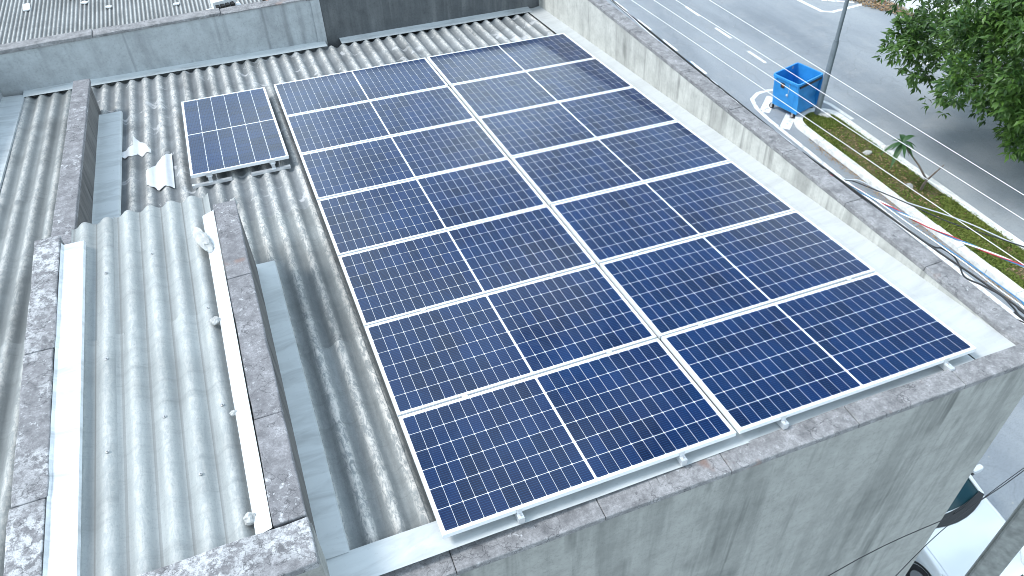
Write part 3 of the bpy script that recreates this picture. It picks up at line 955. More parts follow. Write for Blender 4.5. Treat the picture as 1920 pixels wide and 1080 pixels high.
def cell_mesh():
    a, b, c = cw / 2 - GAP / 2, ch / 2 - 0.0024, 0.005
    poly = [(-a + c, -b), (a - c, -b), (a, -b + c), (a, b - c), (a - c, b), (-a + c, b), (-a, b - c), (-a, -b + c)]
    mb = MB().prism(poly, -0.0002, 0.0008)
    return mb.mesh('cell', M['cell'])


def frame_mesh():
    mb = MB()
    w = 0.010
    L2, W2 = PL / 2, PW / 2
    o = [(-L2, -W2), (L2, -W2), (L2, W2), (-L2, W2)]
    i_ = [(-L2 + w, -W2 + w), (L2 - w, -W2 + w), (L2 - w, W2 - w), (-L2 + w, W2 - w)]
    vs = [(x, y, -FH) for x, y in o] + [(x, y, 0) for x, y in o] + [(x, y, 0) for x, y in i_] + [(x, y, -FH) for x, y in i_]
    fs = []
    for k in range(4):
        n = (k + 1) % 4
        fs += [(k, n, 4 + n, 4 + k), (4 + k, 4 + n, 8 + n, 8 + k), (8 + k, 8 + n, 12 + n, 12 + k), (12 + k, 12 + n, n, k)]
    return mb.add(vs, fs).mesh('frame', M['alu_frame'])


me_cell, me_frame = cell_mesh(), frame_mesh()
me_back = MB().box(-PL / 2 + 0.0105, PL / 2 - 0.0105, -PW / 2 + 0.0105, PW / 2 - 0.0105, -0.008, -0.003).mesh('backsheet', M['back'])


def link(name, me, parent, loc=(0, 0, 0)):
    o = bpy.data.objects.new(name, me)
    COL.objects.link(o); o.parent = parent; o.location = loc
    return o


proto = bpy.data.objects.new('solar_panel', None)
COL.objects.link(proto)
link('frame', me_frame, proto)
link('backsheet', me_back, proto)
for hx in (-1, 1):
    for i in range(12):
        for j in range(6):
            link('cell', me_cell, proto, (hx * (MID / 2 + cw * (i + 0.5)), -PW / 2 + MARG + ch * (j + 0.5), -0.0025))


def copy_tree(o, parent=None):
    c = o.copy(); COL.objects.link(c); c.parent = parent
    for k in list(o.children):
        copy_tree(k, c)
    return c


ordn = ['front', 'second', 'third', 'fourth', 'fifth', 'sixth', 'back']
first = True
panel_centres = {}
for r_ in range(7):
    for c_ in range(2):
        o = proto if first else copy_tree(proto)
        first = False
        x = c_ * (PL + PGX) + PL / 2
        y = r_ * (PW + PGY) + PW / 2
        tilt = Matrix.Rotation(R(random.uniform(-0.35, 0.35)), 4, 'X') @ Matrix.Rotation(R(random.uniform(-0.25, 0.25)), 4, 'Y')
        o.matrix_world = A4 @ Matrix.Translation((x, y, random.uniform(-0.001, 0.001))) @ tilt
        side = ('left', 'right')[c_]
        where = {0: 'front row by the front parapet', 6: 'back row nearest the back wall'}.get(r_, ordn[r_] + ' row from the front')
        tag(o, 'solar panel in the %s column, %s' % (side, where), 'solar panel', 'solar panels of the big roof array')
# the single upright panel
sp = copy_tree(proto)
sp.matrix_world = A4 @ Matrix.Translation((-0.65, 6.44, 0.0)) @ Matrix.Rotation(R(90), 4, 'Z')
for k in ('group',):
    if k in sp:
        del sp[k]
tag(sp, 'single blue solar panel set upright apart from the big array', 'solar panel')

# rails with end and middle clamps
for k, x in enumerate((0.50, 1.67, 2.48, 3.93)):
    rl = bpy.data.objects.new('mounting_rail', MB().box(-0.02, 0.02, -0.045 if k < 3 else -0.075, 7.55, -0.09, -0.042).mesh('mounting_rail', M['alu']))
    COL.objects.link(rl)
    rl.matrix_world = A4 @ Matrix.Translation((x, 0, 0))
    tag(rl, 'aluminium mounting rail poking out under the front panel edge, %s of four from the left' % ('first', 'second', 'third', 'fourth')[k], 'rail', 'rails under the panel array')
    ec = MB().box(-0.018, 0.018, -0.004, 0.010, 0.001, 0.006).box(-0.018, 0.018, -0.008, -0.003, -0.043, 0.006).box(-0.018, 0.018, -0.040, -0.0085, -0.043, -0.037)
    ec.build('end_clamp', M['alu'], rl, local=True)
    MB().tube([(0, -0.024, -0.037), (0, -0.024, -0.026)], 0.007, 6).build('bolt', M['steel'], rl, local=True)
    for r_ in range(6):
        yy = (r_ + 1) * (PW + PGY) - PGY / 2
        MB().box(-0.022, 0.022, yy - 0.016, yy + 0.016, 0.0015, 0.006).build('mid_clamp', M['alu'], rl, local=True)
for k, (x0, x1) in enumerate(((-1.19, -0.77), (-0.56, -0.13))):
    rl = bpy.data.objects.new('mounting_rail', MB().box(x0, x1, 5.335, 5.375, -0.128, -0.098).mesh('mounting_rail', M['alu']))
    COL.objects.link(rl)
    rl.matrix_world = A4
    tag(rl, 'short aluminium rail under the single upright panel, %s one' % ('left', 'right')[k], 'rail', 'short rails under the single panel')
    xm = x0 + (0.20 if k == 0 else 0.25)
    MB().box(xm - 0.02, xm + 0.02, 5.350, 5.37, -0.098, -0.040).build('bracket', M['alu'], rl, local=True)
    MB().box(xm - 0.032, xm + 0.032, 5.362, 5.384, -0.045, 0.006).build('end_clamp', M['alu'], rl, local=True)
    MB().tube([(xm + 0.07, 5.355, -0.098), (xm + 0.07, 5.355, -0.03)], 0.005, 6).build('bolt', M['steel'], rl, local=True)


# ------------------------------------------------------------------ rubble on the raised bay
def stone(loc, size, label, seed, group='cement lumps on the raised bay'):
    bm = bmesh.new()
    bmesh.ops.create_icosphere(bm, subdivisions=3, radius=1.0)
    for v in bm.verts:
        n_ = mnoise.noise(v.co * 1.3 + Vector((seed, 0, 0))) * 0.45 + mnoise.noise(v.co * 3.5 + Vector((seed, 3, 0))) * 0.16
        v.co *= 1 + n_
        v.co = Vector((v.co.x * size[0], v.co.y * size[1], v.co.z * size[2]))
    me = bpy.data.meshes.new('stone'); bm.to_mesh(me); bm.free()
    me.materials.append(M['stone'])
    o = bpy.data.objects.new('cement_lump', me); COL.objects.link(o)
    o.location = loc; o.rotation_euler = (0, 0, seed)
    return tag(o, label, 'rubble', group)


stone((-1.02, 3.02, 0.395), (0.055, 0.155, 0.045), 'largest jagged cement lump lying by the right bright strip', 0.25)
stone((-0.735, 3.50, 0.36), (0.03, 0.035, 0.04), 'round cement lump at the far end of the raised bay wall', 2.4)
stone((-1.035, 2.06, 0.365), (0.035, 0.035, 0.026), 'small rounded cement lump halfway along the right bright strip', 4.2)
stone((-1.02, 0.32, 0.365), (0.038, 0.035, 0.03), 'pale cement lump in the near corner of the raised bay', 5.6)
stone((-1.01, 1.14, 0.36), (0.015, 0.03, 0.02), 'tiny brown lump beside the right bright strip', 7.7)


# ------------------------------------------------------------------ cables
def cable(pts, r, mt, label, cat='cable', group=None, sag=0.0, n=24, wig=0.0, name='cable'):
    """smooth curve through the given points"""
    P = [Vector(p) for p in pts]
    out = []
    if len(P) == 2:
        for i in range(n + 1):
            t = i / n
            q = P[0].lerp(P[1], t)
            q.z -= sag * 4 * t * (1 - t)
            out.append(q)
    else:
        Q = [P[0] * 2 - P[1]] + P + [P[-1] * 2 - P[-2]]
        for i in range(1, len(Q) - 2):
            for k in range(8):
                t = k / 8
                a, b, c, d = Q[i - 1], Q[i], Q[i + 1], Q[i + 2]
                out.append(0.5 * ((2 * b) + (c - a) * t + (2 * a - 5 * b + 4 * c - d) * t * t + (3 * b - a - 3 * c + d) * t ** 3))
        out.append(P[-1])
    if wig:
        out = [q + Vector((mnoise.noise(Vector((q.y * 1.1, wig, 0))) * 0.05, 0, mnoise.noise(Vector((q.y * 1.3, wig, 4))) * 0.05)) for q in out]
    return tag(MB().tube(out, r, 6).build(name, mt), label, cat, group)


for (xa, ya, xb, yb, nm) in ((7.15, 8.13, 7.40, 2.06, 'bare white power line passing over the tree, highest of four'), (6.67, 8.17, 7.04, 1.73, 'bare white power line crossing the bin opening, second from the road'),
                             (6.38, 7.68, 6.59, 3.91, 'bare white power line crossing the middle of the bin, third from the road'), (6.09, 7.20, 6.45, 1.18, 'bare white power line nearest to the building parapet')):
    d = Vector((xb - xa, yb - ya, 0)) / (yb - ya)
    p0 = Vector((xa, ya, -1.0)) + d * (-7 - ya)
    p1 = Vector((xa, ya, -1.0)) + d * (60 - ya)
    cable([p0, p1], 0.0036, M['wire_white'], nm, 'power line', 'bare power lines along the street', name='power_line', n=10)
B0 = [(5.65, 30, -0.75), (5.68, 12, -0.95), (5.70, 4.47, -1.0), (5.72, 3.74, -1.0), (5.75, 3.26, -1.0), (5.78, 2.57, -1.0), (5.80, 2.1, -1.0), (5.83, 1.65, -1.0), (5.86, 1.38, -1.0), (5.88, 1.15, -1.0), (5.91, 0.67, -1.0), (5.90, -0.2, -0.98), (5.95, -9, -0.7)]
B1 = [(5.65, 30, -0.762), (5.68, 12, -0.962), (5.70, 4.47, -1.012), (5.75, 3.26, -1.012), (5.81, 1.91, -1.0), (5.90, 1.70, -1.0), (5.915, 1.56, -1.0), (5.87, 1.43, -1.01), (5.80, 1.28, -1.02), (5.84, 1.11, -1.0), (5.89, 0.93, -1.0), (5.86, 0.75, -1.0), (5.82, 0.55, -1.0), (5.85, -0.2, -0.98), (5.9, -9, -0.7)]
B2 = [(5.65, 30, -0.762), (5.68, 12, -0.962), (5.70, 4.47, -1.012), (5.75, 3.26, -1.012), (5.77, 2.4, -1.03), (5.80, 1.7, -1.05), (5.76, 1.2, -1.06), (5.76, 0.8, -1.06), (5.84, 0.5, -1.02), (5.86, -0.2, -0.99), (5.92, -9, -0.72)]
for k, (bb, r_) in enumerate(((B0, 0.0105), (B1, 0.009), (B2, 0.007))):
    cable(bb, r_, M['wire_black'], ('thick black cable hanging straight outside the street parapet', 'black cable looping sideways round the thick straight one',
          'thinner black cable sagging lowest beside the parapet')[k], 'cable', 'black cables outside the parapet')
for k, dx in enumerate((0.025, 0.05)):
    cable([(x + (dx if y < 3 else 0), y, z + (0.02 if y < 3 else -0.02)) for x, y, z in B0], 0.006, M['wire_white' if k == 0 else 'wire_blue'], ('white wire running among the black cables', 'blue grey wire on the street side of the black cables')[k], 'cable', wig=5.5 + k * 3)
C0 = [(5.65, 30, -0.765), (5.68, 12, -0.965), (5.70, 4.47, -1.015), (5.72, 3.74, -1.015), (5.75, 3.26, -1.01), (5.81, 2.87, -1.0), (5.87, 2.63, -1.0), (5.95, 2.33, -1.0), (6.03, 2.04, -1.0), (6.12, 1.82, -1.0), (6.27, 1.49, -1.0), (6.43, 1.16, -1.0), (7.0, 0.2, -0.95), (9.0, -3.0, -0.8)]


def twist(pts, ph, amp=0.008):
    out = []
    P = [Vector(p) for p in pts]
    for a, b in zip(P[:-1], P[1:]):
        L = (b - a).length
        m_ = max(2, int(L / 0.05)) if a.y < 3 else 4
        for i in range(m_):
            q = a.lerp(b, i / m_)
            an = q.y * 11.0 + 2.0 * mnoise.noise(Vector((q.y * 2.0, 3, 1))) + ph
            am = amp if q.y < 3.3 else 0.0
            out.append(q + Vector((math.cos(an) * am, 0, math.sin(an) * am)))
    out.append(P[-1])
    return out


for k, (mt, nm) in enumerate((('wire_red', 'red strand twisted with the white and blue cables'), ('wire_blue', 'blue strand twisted with the red and white cables'), ('wire_white', 'white strand twisted with the red and blue cables'))):
    tag(MB().tube(twist(C0, k * 2.1), (0.006, 0.0055, 0.0085)[k], 6).build('cable', M[mt]), nm, 'cable', 'coloured strands of the twisted cable')
for k, o_ in enumerate((0.0, 0.045)):
    cable([(5.65, 30, -0.765), (5.68, 12, -0.965), (5.70, 4.47, -1.015), (5.75, 3.26, -1.01), (5.88 + o_, 3.03, -1.0), (5.97 + o_, 2.82, -1.0), (6.11 + o_, 2.49, -1.0), (6.34 + o_, 2.02, -1.0), (6.52 + o_, 1.65, -1.0), (6.66 + o_, 1.37, -1.0), (7.3, 0.3, -1.0), (8.6, -2.0, -0.9)], 0.006, M['wire_black' if k == 0 else 'wire_grey'],
          'thin %s cable swinging out over the grass strip' % ('dark', 'pale grey')[k], 'cable', wig=2.0 + k)
cable([(-1.0, -1.2, -1.0), (2.526, -0.774, -1.0), (4.02, -0.713, -1.0), (5.72, -0.40, -1.0)], 0.0035, M['wire_black'], 'thin dark wire crossing in front of the front wall', 'cable')
cable([(0.5, -1.75, -1.0), (2.96, -0.955, -1.0), (4.02, -0.709, -0.995), (5.72, -0.44, -1.0)], 0.003, M['wire_black'], 'thin dark wire crossing over the silver car', 'cable')

# ------------------------------------------------------------------ utility pole (concrete, H-shaped section)
up = thing('utility_pole', (6.12, -0.31, GZ), 'grooved concrete utility pole standing before the silver car', 'utility pole')
PM = Matrix.Translation((6.12, -0.31, 0)) @ Matrix.Rotation(R(28), 4, 'Z')
prof = [(-0.13, -0.10), (-0.05, -0.10), (-0.035, -0.05), (0.035, -0.05), (0.05, -0.10), (0.13, -0.10), (0.13, 0.10), (0.05, 0.10), (0.035, 0.05), (-0.035, 0.05), (-0.05, 0.10), (-0.13, 0.10)]
mb = MB()
vs = []
zsl = [GZ - 0.05, -7.5, -5, -2.5, -0.4]
for zz in zsl:
    s_ = 1.0 + (-0.4 - zz) * 0.028
    vs += [PM @ Vector((x * s_, y * s_, zz)) for x, y in prof]
npf = len(prof)
mb.add(vs, [(i * npf + k, i * npf + (k + 1) % npf, (i + 1) * npf + (k + 1) % npf, (i + 1) * npf + k) for i in range(len(zsl) - 1) for k in range(npf)])
mb.add(vs[-npf:], [tuple(range(npf))])
mb.build('shaft', M['pole'], up, bevel=0.01)
MB().box(-0.3, 2.0, -0.05, 0.05, -1.12, -1.03, Matrix.Translation((6.12, -0.31, 0))).build('crossarm', M['bark'], up)
for x in (6.53, 6.75, 7.14, 7.48):
    MB().tube([(x, -0.31, -1.03), (x, -0.31, -1.0)], [0.035, 0.02], 8).build('insulator', M['white_flake'], up)

# ------------------------------------------------------------------ street lamp on the median
LX, LY = 17.92, 16.08 - 0.02
lp = thing('street_lamp', (LX, LY, GZ + 0.09), 'slim grey steel street lamp post behind the blue bin', 'street lamp')
MB().tube([(LX, LY, GZ + 0.05), (LX, LY, GZ + 2.7), (LX, LY, GZ + 2.78)], [0.10, 0.095, 0.072], 14).build('lower_tube', M['galv'], lp)
MB().tube([(LX, LY, GZ + 2.78), (LX, LY, GZ + 6.0), (LX + 0.25, LY - 0.02, GZ + 8.2), (LX + 0.9, LY - 0.05, GZ + 8.8)], [0.068, 0.062, 0.05, 0.045], 12).build('upper_tube', M['galv'], lp)
MB().tube([(LX, LY, GZ + 2.74), (LX, LY, GZ + 2.82)], 0.085, 14).build('collar', M['galv'], lp)
MB().box(LX + 0.85, LX + 1.5, LY - 0.16, LY + 0.06, GZ + 8.74, GZ + 8.88).build('lamp_head', M['galv'], lp, bevel=0.03)
ft = stone((LX + 0.2, LY - 0.16, GZ + 0.10), (0.26, 0.22, 0.10), 'lumpy concrete footing at the base of the street lamp', 9.1, None)
ft.name = 'footing'; ft['category'] = 'footing'

# ------------------------------------------------------------------ blue wheeled bin
bn = thing('waste_bin', (17.46, 16.90, GZ), 'open blue plastic waste bin on casters without a lid', 'waste bin')
bn.rotation_euler = (0, 0, R(15))
W2, D2, H0, H1 = 0.66, 0.55, 0.20, 1.33


def rrect(w, d, r, z, n=4):
    pts = []
    for cx, cy, a0 in ((w - r, -d + r, -90), (w - r, d - r, 0), (-w + r, d - r, 90), (-w + r, -d + r, 180)):
        for k in range(n + 1):
            a = R(a0 + 90 * k / n)
            pts.append(Vector((cx + r * math.cos(a), cy + r * math.sin(a), z)))
    return pts


loops = [rrect(W2 - 0.13, D2 - 0.10, 0.07, H0), rrect(W2 - 0.07, D2 - 0.05, 0.08, H0 + 0.5), rrect(W2 - 0.035, D2 - 0.03, 0.08, H1 - 0.10), rrect(W2 - 0.03, D2 - 0.025, 0.08, H1 - 0.075)]
loops_in = [rrect(W2 - 0.055, D2 - 0.05, 0.06, H1), rrect(W2 - 0.09, D2 - 0.075, 0.06, H0 + 0.5), rrect(W2 - 0.15, D2 - 0.12, 0.06, H0 + 0.05)]
mb = MB()


def loft(mb, lps, cap0=False, cap1=False, smooth=False):
    n = len(lps[0])
    vs = [q for l in lps for q in l]
    fs = [(i * n + k, i * n + (k + 1) % n, (i + 1) * n + (k + 1) % n, (i + 1) * n + k) for i in range(len(lps) - 1) for k in range(n)]
    if cap0:
        fs.append(tuple(range(n - 1, -1, -1)))
    if cap1:
        fs.append(tuple((len(lps) - 1) * n + k for k in range(n)))
    mb.add(vs, fs, smooth)


loft(mb, loops + loops_in, True, True)
mb.build('tub', M['bin'], bn, local=True)
mb = MB()
ro, ri = [rrect(W2 + 0.01, D2 + 0.01, 0.09, z) for z in (H1 - 0.075, H1 + 0.005)], [rrect(W2 - 0.05, D2 - 0.045, 0.06, z) for z in (H1 + 0.005, H1 - 0.02)]
loft(mb, ro + ri)
mb.build('rim', M['bin'], bn, bevel=0.008, local=True)
# the street end has curved wings beside a recessed panel
for sx in (-1, 1):
    mb = MB()
    secs = []
    for t in range(9):
        z = H0 + 0.02 + (H1 - 0.10 - H0) * t / 8
        out = 0.16 * (1 - (t / 8) ** 2.2) + 0.02
        xo = sx * (W2 - 0.12 + 0.10 * t / 8)
        y0 = -(D2 - 0.10 + 0.07 * t / 8)
        secs.append([Vector((xo - 0.028, y0 + 0.02, z)), Vector((xo + 0.028, y0 + 0.02, z)), Vector((xo + 0.028, y0 - out, z)), Vector((xo - 0.028, y0 - out, z))])
    loft(mb, secs, True, True)
    mb.build('wing', M['bin'], bn, local=True)
mb = MB()
mb.hexa([(-W2 + 0.14, -D2 + 0.08, H0), (W2 - 0.14, -D2 + 0.08, H0), (W2 - 0.14, -D2 + 0.1, H0), (-W2 + 0.14, -D2 + 0.1, H0)][0:0] or
        [Vector(q) for q in ((-W2 + 0.15, -D2 - 0.06, H0 + 0.0), (W2 - 0.15, -D2 - 0.06, H0 + 0.0), (W2 - 0.15, -D2 + 0.10, H0 + 0.0), (-W2 + 0.15, -D2 + 0.10, H0 + 0.0),
                             (-W2 + 0.15, -D2 - 0.07, H0 + 0.04), (W2 - 0.15, -D2 - 0.07, H0 + 0.04), (W2 - 0.15, -D2 + 0.10, H0 + 0.42), (-W2 + 0.15, -D2 + 0.10, H0 + 0.42))])
mb.build('apron', M['bin'], bn, local=True)
MB().box(-W2 + 0.1, W2 - 0.1, -D2 - 0.02, -D2 + 0.004, H1 - 0.16, H1 - 0.085).build('grip_bar', M['car_black'], bn, local=True)
for sx, sy in ((-1, -1), (1, -1), (-1, 1), (1, 1)):
    wx, wy = sx * (W2 - 0.18), sy * (D2 - 0.10)
    cs = MB().box(wx - 0.05, wx + 0.05, wy - 0.05, wy + 0.05, 0.17, 0.21).box(wx - 0.045, wx - 0.035, wy - 0.03, wy + 0.03, 0.06, 0.17).box(wx + 0.035, wx + 0.045, wy - 0.03, wy + 0.03, 0.06, 0.17).build('caster', M['steel'], bn, local=True)
    MB().tube([(wx - 0.032, wy, 0.085), (wx + 0.032, wy, 0.085)], 0.09, 16).build('wheel', M['black'], cs, local=True)
    MB().tube([(wx - 0.05, wy, 0.085), (wx + 0.05, wy, 0.085)], 0.05, 12).build('hub', M['steel'], cs, local=True)
# burnt sticker, crest and seam on the lit side
MB().box(-W2 + 0.028, -W2 + 0.045, 0.02, 0.17, H1 - 0.36, H1 - 0.18).build('sticker', M['car_black'], bn, local=True)
MB().box(-W2 + 0.022, -W2 + 0.030, 0.06, 0.10, H1 - 0.30, H1 - 0.22).build('sticker_mark', M['orange'], bn, local=True)
MB().tube([(-W2 + 0.035, -0.13, H1 - 0.55), (-W2 + 0.07, -0.13, H1 - 0.55)], 0.035, 12).build('recycling_mark', M['white_flake'], bn, local=True)
MB().box(-W2 + 0.018, -W2 + 0.03, -0.186, -0.180, H0 + 0.5, H1 - 0.09).build('seam', M['scrape'], bn, local=True)
MB().box(-W2 - 0.03, -W2 + 0.02, 0.36, 0.46, H1 - 0.12, H1 - 0.08).build('lug', M['bin'], bn, local=True)
MB().add([(0.30, D2 - 0.052, H1 - 0.03), (0.40, D2 - 0.052, H1 - 0.03), (0.42, D2 - 0.056, H1 - 0.20), (0.36, D2 - 0.060, H1 - 0.45), (0.33, D2 - 0.058, H1 - 0.22)], [(0, 1, 2, 3, 4)]).build('scrape', M['scrape'], bn, local=True)

# ------------------------------------------------------------------ silver car parked by the building, nose to the viewer
car = thing('parked_car', (9.74, 2.62, GZ), 'silver car parked beside the building, bonnet towards the viewer', 'car')
car.rotation_euler = (0, 0, R(0.5))
car.scale = (1.13, 1.08, 1.08)
CY0 = -1.95       # nose, local y (forward is -y)


def body_section(y, w, zb, zbelt, ztop, crown=0.03):
    """cross-section loop of the lower body"""
    return [Vector((-w * 0.90, y, zb)), Vector((-w, y, zb + 0.15)), Vector((-w, y, zbelt - 0.20)), Vector((-w * 0.965, y, zbelt - 0.03)), Vector((-w * 0.90, y, ztop)),
            Vector((-w * 0.45, y, ztop + crown)), Vector((0, y, ztop + crown * 1.3)), Vector((w * 0.45, y, ztop + crown)), Vector((w * 0.90, y, ztop)),
            Vector((w * 0.965, y, zbelt - 0.03)), Vector((w, y, zbelt - 0.20)), Vector((w, y, zb + 0.15)), Vector((w * 0.90, y, zb))]


st = [(-1.97, 0.55, 0.34, 0.55, 0.50, 0.02), (-1.93, 0.70, 0.26, 0.64, 0.60, 0.02), (-1.80, 0.80, 0.22, 0.72, 0.70, 0.02), (-1.62, 0.835, 0.20, 0.80, 0.79, 0.025), (-1.30, 0.85, 0.20, 0.89, 0.88, 0.03), (-0.95, 0.855, 0.20, 0.95, 0.94, 0.035), (-0.60, 0.855, 0.20, 0.99, 0.975, 0.04),
      (0.0, 0.86, 0.20, 1.0, 0.98, 0.0), (1.0, 0.86, 0.20, 1.0, 0.98, 0.0), (1.6, 0.85, 0.20, 1.0, 0.98, 0.0), (1.95, 0.80, 0.25, 0.98, 0.95, 0.0), (2.05, 0.70, 0.35, 0.80, 0.75, 0.0)]
mb = MB()
loft(mb, [body_section(y, *a) for y, *a in st], True, True, True)
mb.build('body', M['silver_paint'], car, local=True)
# bonnet as a slightly proud panel
mb = MB()
hl = []
for y, w, zb, zbelt, ztop, cr in st[3:7]:
    hl.append([Vector((x * w, y + (0.10 * (1 - abs(x)) if y == st[3][0] else (-0.22 * abs(x) ** 2 + 0.16 if y == st[6][0] else 0)), ztop + cr * 1.3 * (1 - (abs(x) / 0.9) ** 2) + 0.010)) for x in (-0.86, -0.8, -0.5, -0.2, 0.2, 0.5, 0.8, 0.86)])
n8 = 8
vs = [q for l in hl for q in l]
fs = [(i * n8 + k, i * n8 + k + 1, (i + 1) * n8 + k + 1, (i + 1) * n8 + k) for i in range(3) for k in range(7)]
mb.add(vs, fs, True)
mb.add([v - Vector((0, 0, 0.02)) for v in vs], [f[::-1] for f in fs], True)
mb.build('bonnet', M['silver_paint'], car, local=True)
# roof and pillars
RZ = 1.46
mb = MB()
secs = []
for y, w, z in ((0.28, 0.60, RZ - 0.06), (0.55, 0.63, RZ), (1.2, 0.63, RZ), (1.7, 0.58, RZ - 0.07)):
    secs.append([Vector((-w, y, z - 0.06)), Vector((-w * 0.9, y, z - 0.015)), Vector((0, y, z + 0.015)), Vector((w * 0.9, y, z - 0.015)), Vector((w, y, z - 0.06)), Vector((0, y, z - 0.05))])
loft(mb, secs, True, True, True)
mb.build('roof', M['silver_paint'], car, local=True)
for sx in (-1, 1):
    MB().tube([(sx * 0.80, -0.56, 0.985), (sx * 0.70, -0.10, 1.24), (sx * 0.615, 0.32, RZ - 0.06)], 0.035, 8).build('pillar', M['silver_paint'], car, local=True)
    MB().tube([(sx * 0.72, 1.95, 0.97), (sx * 0.57, 1.65, RZ - 0.10)], 0.05, 8).build('pillar', M['silver_paint'], car, local=True)
    mb = MB().add([(sx * 0.815, -0.45, 0.985), (sx * 0.815, 1.85, 0.985), (sx * 0.60, 1.55, RZ - 0.10), (sx * 0.62, 0.35, RZ - 0.08)], [(0, 1, 2, 3)])
    mb.build('side_window', M['car_glass'], car, local=True)
mb = MB()
ws = []
for t in range(6):
    s_ = t / 5
    row = []
    for k in range(9):
        x = -1 + k / 4
        w = 0.79 + (0.60 - 0.79) * s_
        y = -0.66 + 0.98 * s_ + 0.13 * x * x * (1 - s_ * 0.6)
        z = 1.005 + (RZ - 0.05 - 1.005) * s_ - 0.01 * x * x
        row.append(Vector((x * w, y, z)))
    ws.append(row)
vs = [q for r_ in ws for q in r_]
mb.add(vs, [(i * 9 + k, i * 9 + k + 1, (i + 1) * 9 + k + 1, (i + 1) * 9 + k) for i in range(5) for k in range(8)], True)
mb.build('windscreen', M['car_glass'], car, local=True)
mb = MB()
vs = []
for k in range(9):
    x = -1 + k / 4
    yb = -0.66 + 0.13 * x * x
    vs += [Vector((x * 0.80, yb - 0.17 + 0.11 * x * x, 1.0 + 0.012)), Vector((x * 0.79, yb + 0.03, 1.035))]
mb.add(vs, [(2 * k, 2 * k + 1, 2 * k + 3, 2 * k + 2) for k in range(8)], True)
mb.build('cowl', M['car_black'], car, local=True)
for x0, x1 in ((-0.55, 0.02), (0.05, 0.62)):
    MB().tube([(x0, -0.68, 1.05), ((x0 + x1) / 2, -0.64, 1.07), (x1, -0.56, 1.075)], 0.010, 6).build('wiper', M['car_black'], car, local=True)
for sx in (-1, 1):
    arm = MB().box(min(sx * 0.82, sx * 0.95), max(sx * 0.82, sx * 0.95), -0.22, -0.12, 1.02, 1.08).build('mirror', M['car_black'], car, local=True)
    mb = MB()
    loft(mb, [rrect(0.11, 0.055, 0.04, z) for z in (-0.06, 0.0, 0.06)], True, True)
    for v in mb.v:
        v.x += sx * 1.0; v.y += -0.17; v.z += 1.09
    mb.build('mirror_cap', M['silver_paint'], arm, bevel=0.02, local=True)
    for y in (-1.22, 1.35):
        wh = MB().tube([(sx * 0.72, y, 0.31), (sx * 0.865, y, 0.31)], 0.31, 24).build('wheel', M['black'], car, local=True)
        MB().tube([(sx * 0.86, y, 0.31), (sx * 0.875, y, 0.31)], 0.20, 18).build('rim', M['steel'], wh, local=True)
        mb = MB()
        mb.tube([(sx * 0.84, y + 0.355 * math.cos(R(a)), 0.31 + 0.355 * math.sin(R(a))) for a in range(0, 181, 15)], 0.03, 6)
        mb.build('wheel_arch', M['car_black'], car, local=True)
    hp = [(0.80, -1.40, 0.84), (0.845, -1.62, 0.72), (0.80, -1.80, 0.66), (0.62, -1.90, 0.63), (0.58, -1.72, 0.735), (0.70, -1.52, 0.82)]
    vs = [Vector((sx * x * 1.005, y - 0.01, z + 0.025)) for x, y, z in hp]
    mb = MB().add(vs, [(0, 1, 2, 3, 4, 5)]).add([v - Vector((sx * 0.02, -0.02, 0.05)) for v in vs], [(5, 4, 3, 2, 1, 0)])
    mb.add(vs + [v - Vector((sx * 0.02, -0.02, 0.05)) for v in vs], [(k, (k + 1) % 6, 6 + (k + 1) % 6, 6 + k) for k in range(6)])
    mb.build('headlight', M['lamp_lens'], car, local=True)
mb = MB()
mb.hexa([Vector(q) for q in ((-0.45, -1.985, 0.50), (0.45, -1.985, 0.50), (0.45, -1.90, 0.50), (-0.45, -1.90, 0.50), (-0.5, -1.945, 0.64), (0.5, -1.945, 0.64), (0.5, -1.85, 0.66), (-0.5, -1.85, 0.66))])
mb.build('grille', M['car_black'], car, local=True)
MB().box(-0.5, 0.5, -1.975, -1.9, 0.30, 0.40).build('lower_grille', M['car_black'], car, local=True)


# ------------------------------------------------------------------ vegetation
def leaf_cloud(name, leaves, mt, parent=None, kind=None, local_org=None):
    """leaves: list of (pos, dir, up, length, width, tone); a folded two-quad blade each"""
    verts, faces, tones = [], [], []
    for p, d, u, L, W, tn in leaves:
        s = d.cross(u).normalized()
        u = s.cross(d).normalized()
        b = len(verts)
        mid = p + d * (L * 0.5)
        verts += [p, mid + s * W * 0.5 + u * W * 0.18, mid - s * W * 0.5 + u * W * 0.18, p + d * L - u * L * 0.10, mid]
        faces += [(b, b + 1, b + 4), (b, b + 4, b + 2), (b + 4, b + 1, b + 3), (b + 2, b + 4, b + 3)]
        tones += [tn] * 5
    me = bpy.data.meshes.new(name)
    org = local_org or Vector((0, 0, 0))
    me.from_pydata([v - org for v in verts], [], faces)
    at = me.attributes.new('tone', 'FLOAT', 'POINT')
    at.data.foreach_set('value', tones)
    me.materials.append(mt)
    o = bpy.data.objects.new(name, me)
    COL.objects.link(o)
    if parent is not None:
        o.parent = parent
        o.location = org - WORLD_LOC[parent.name]
    else:
        o.location = org
    if kind:
        o['kind'] = kind
    return o


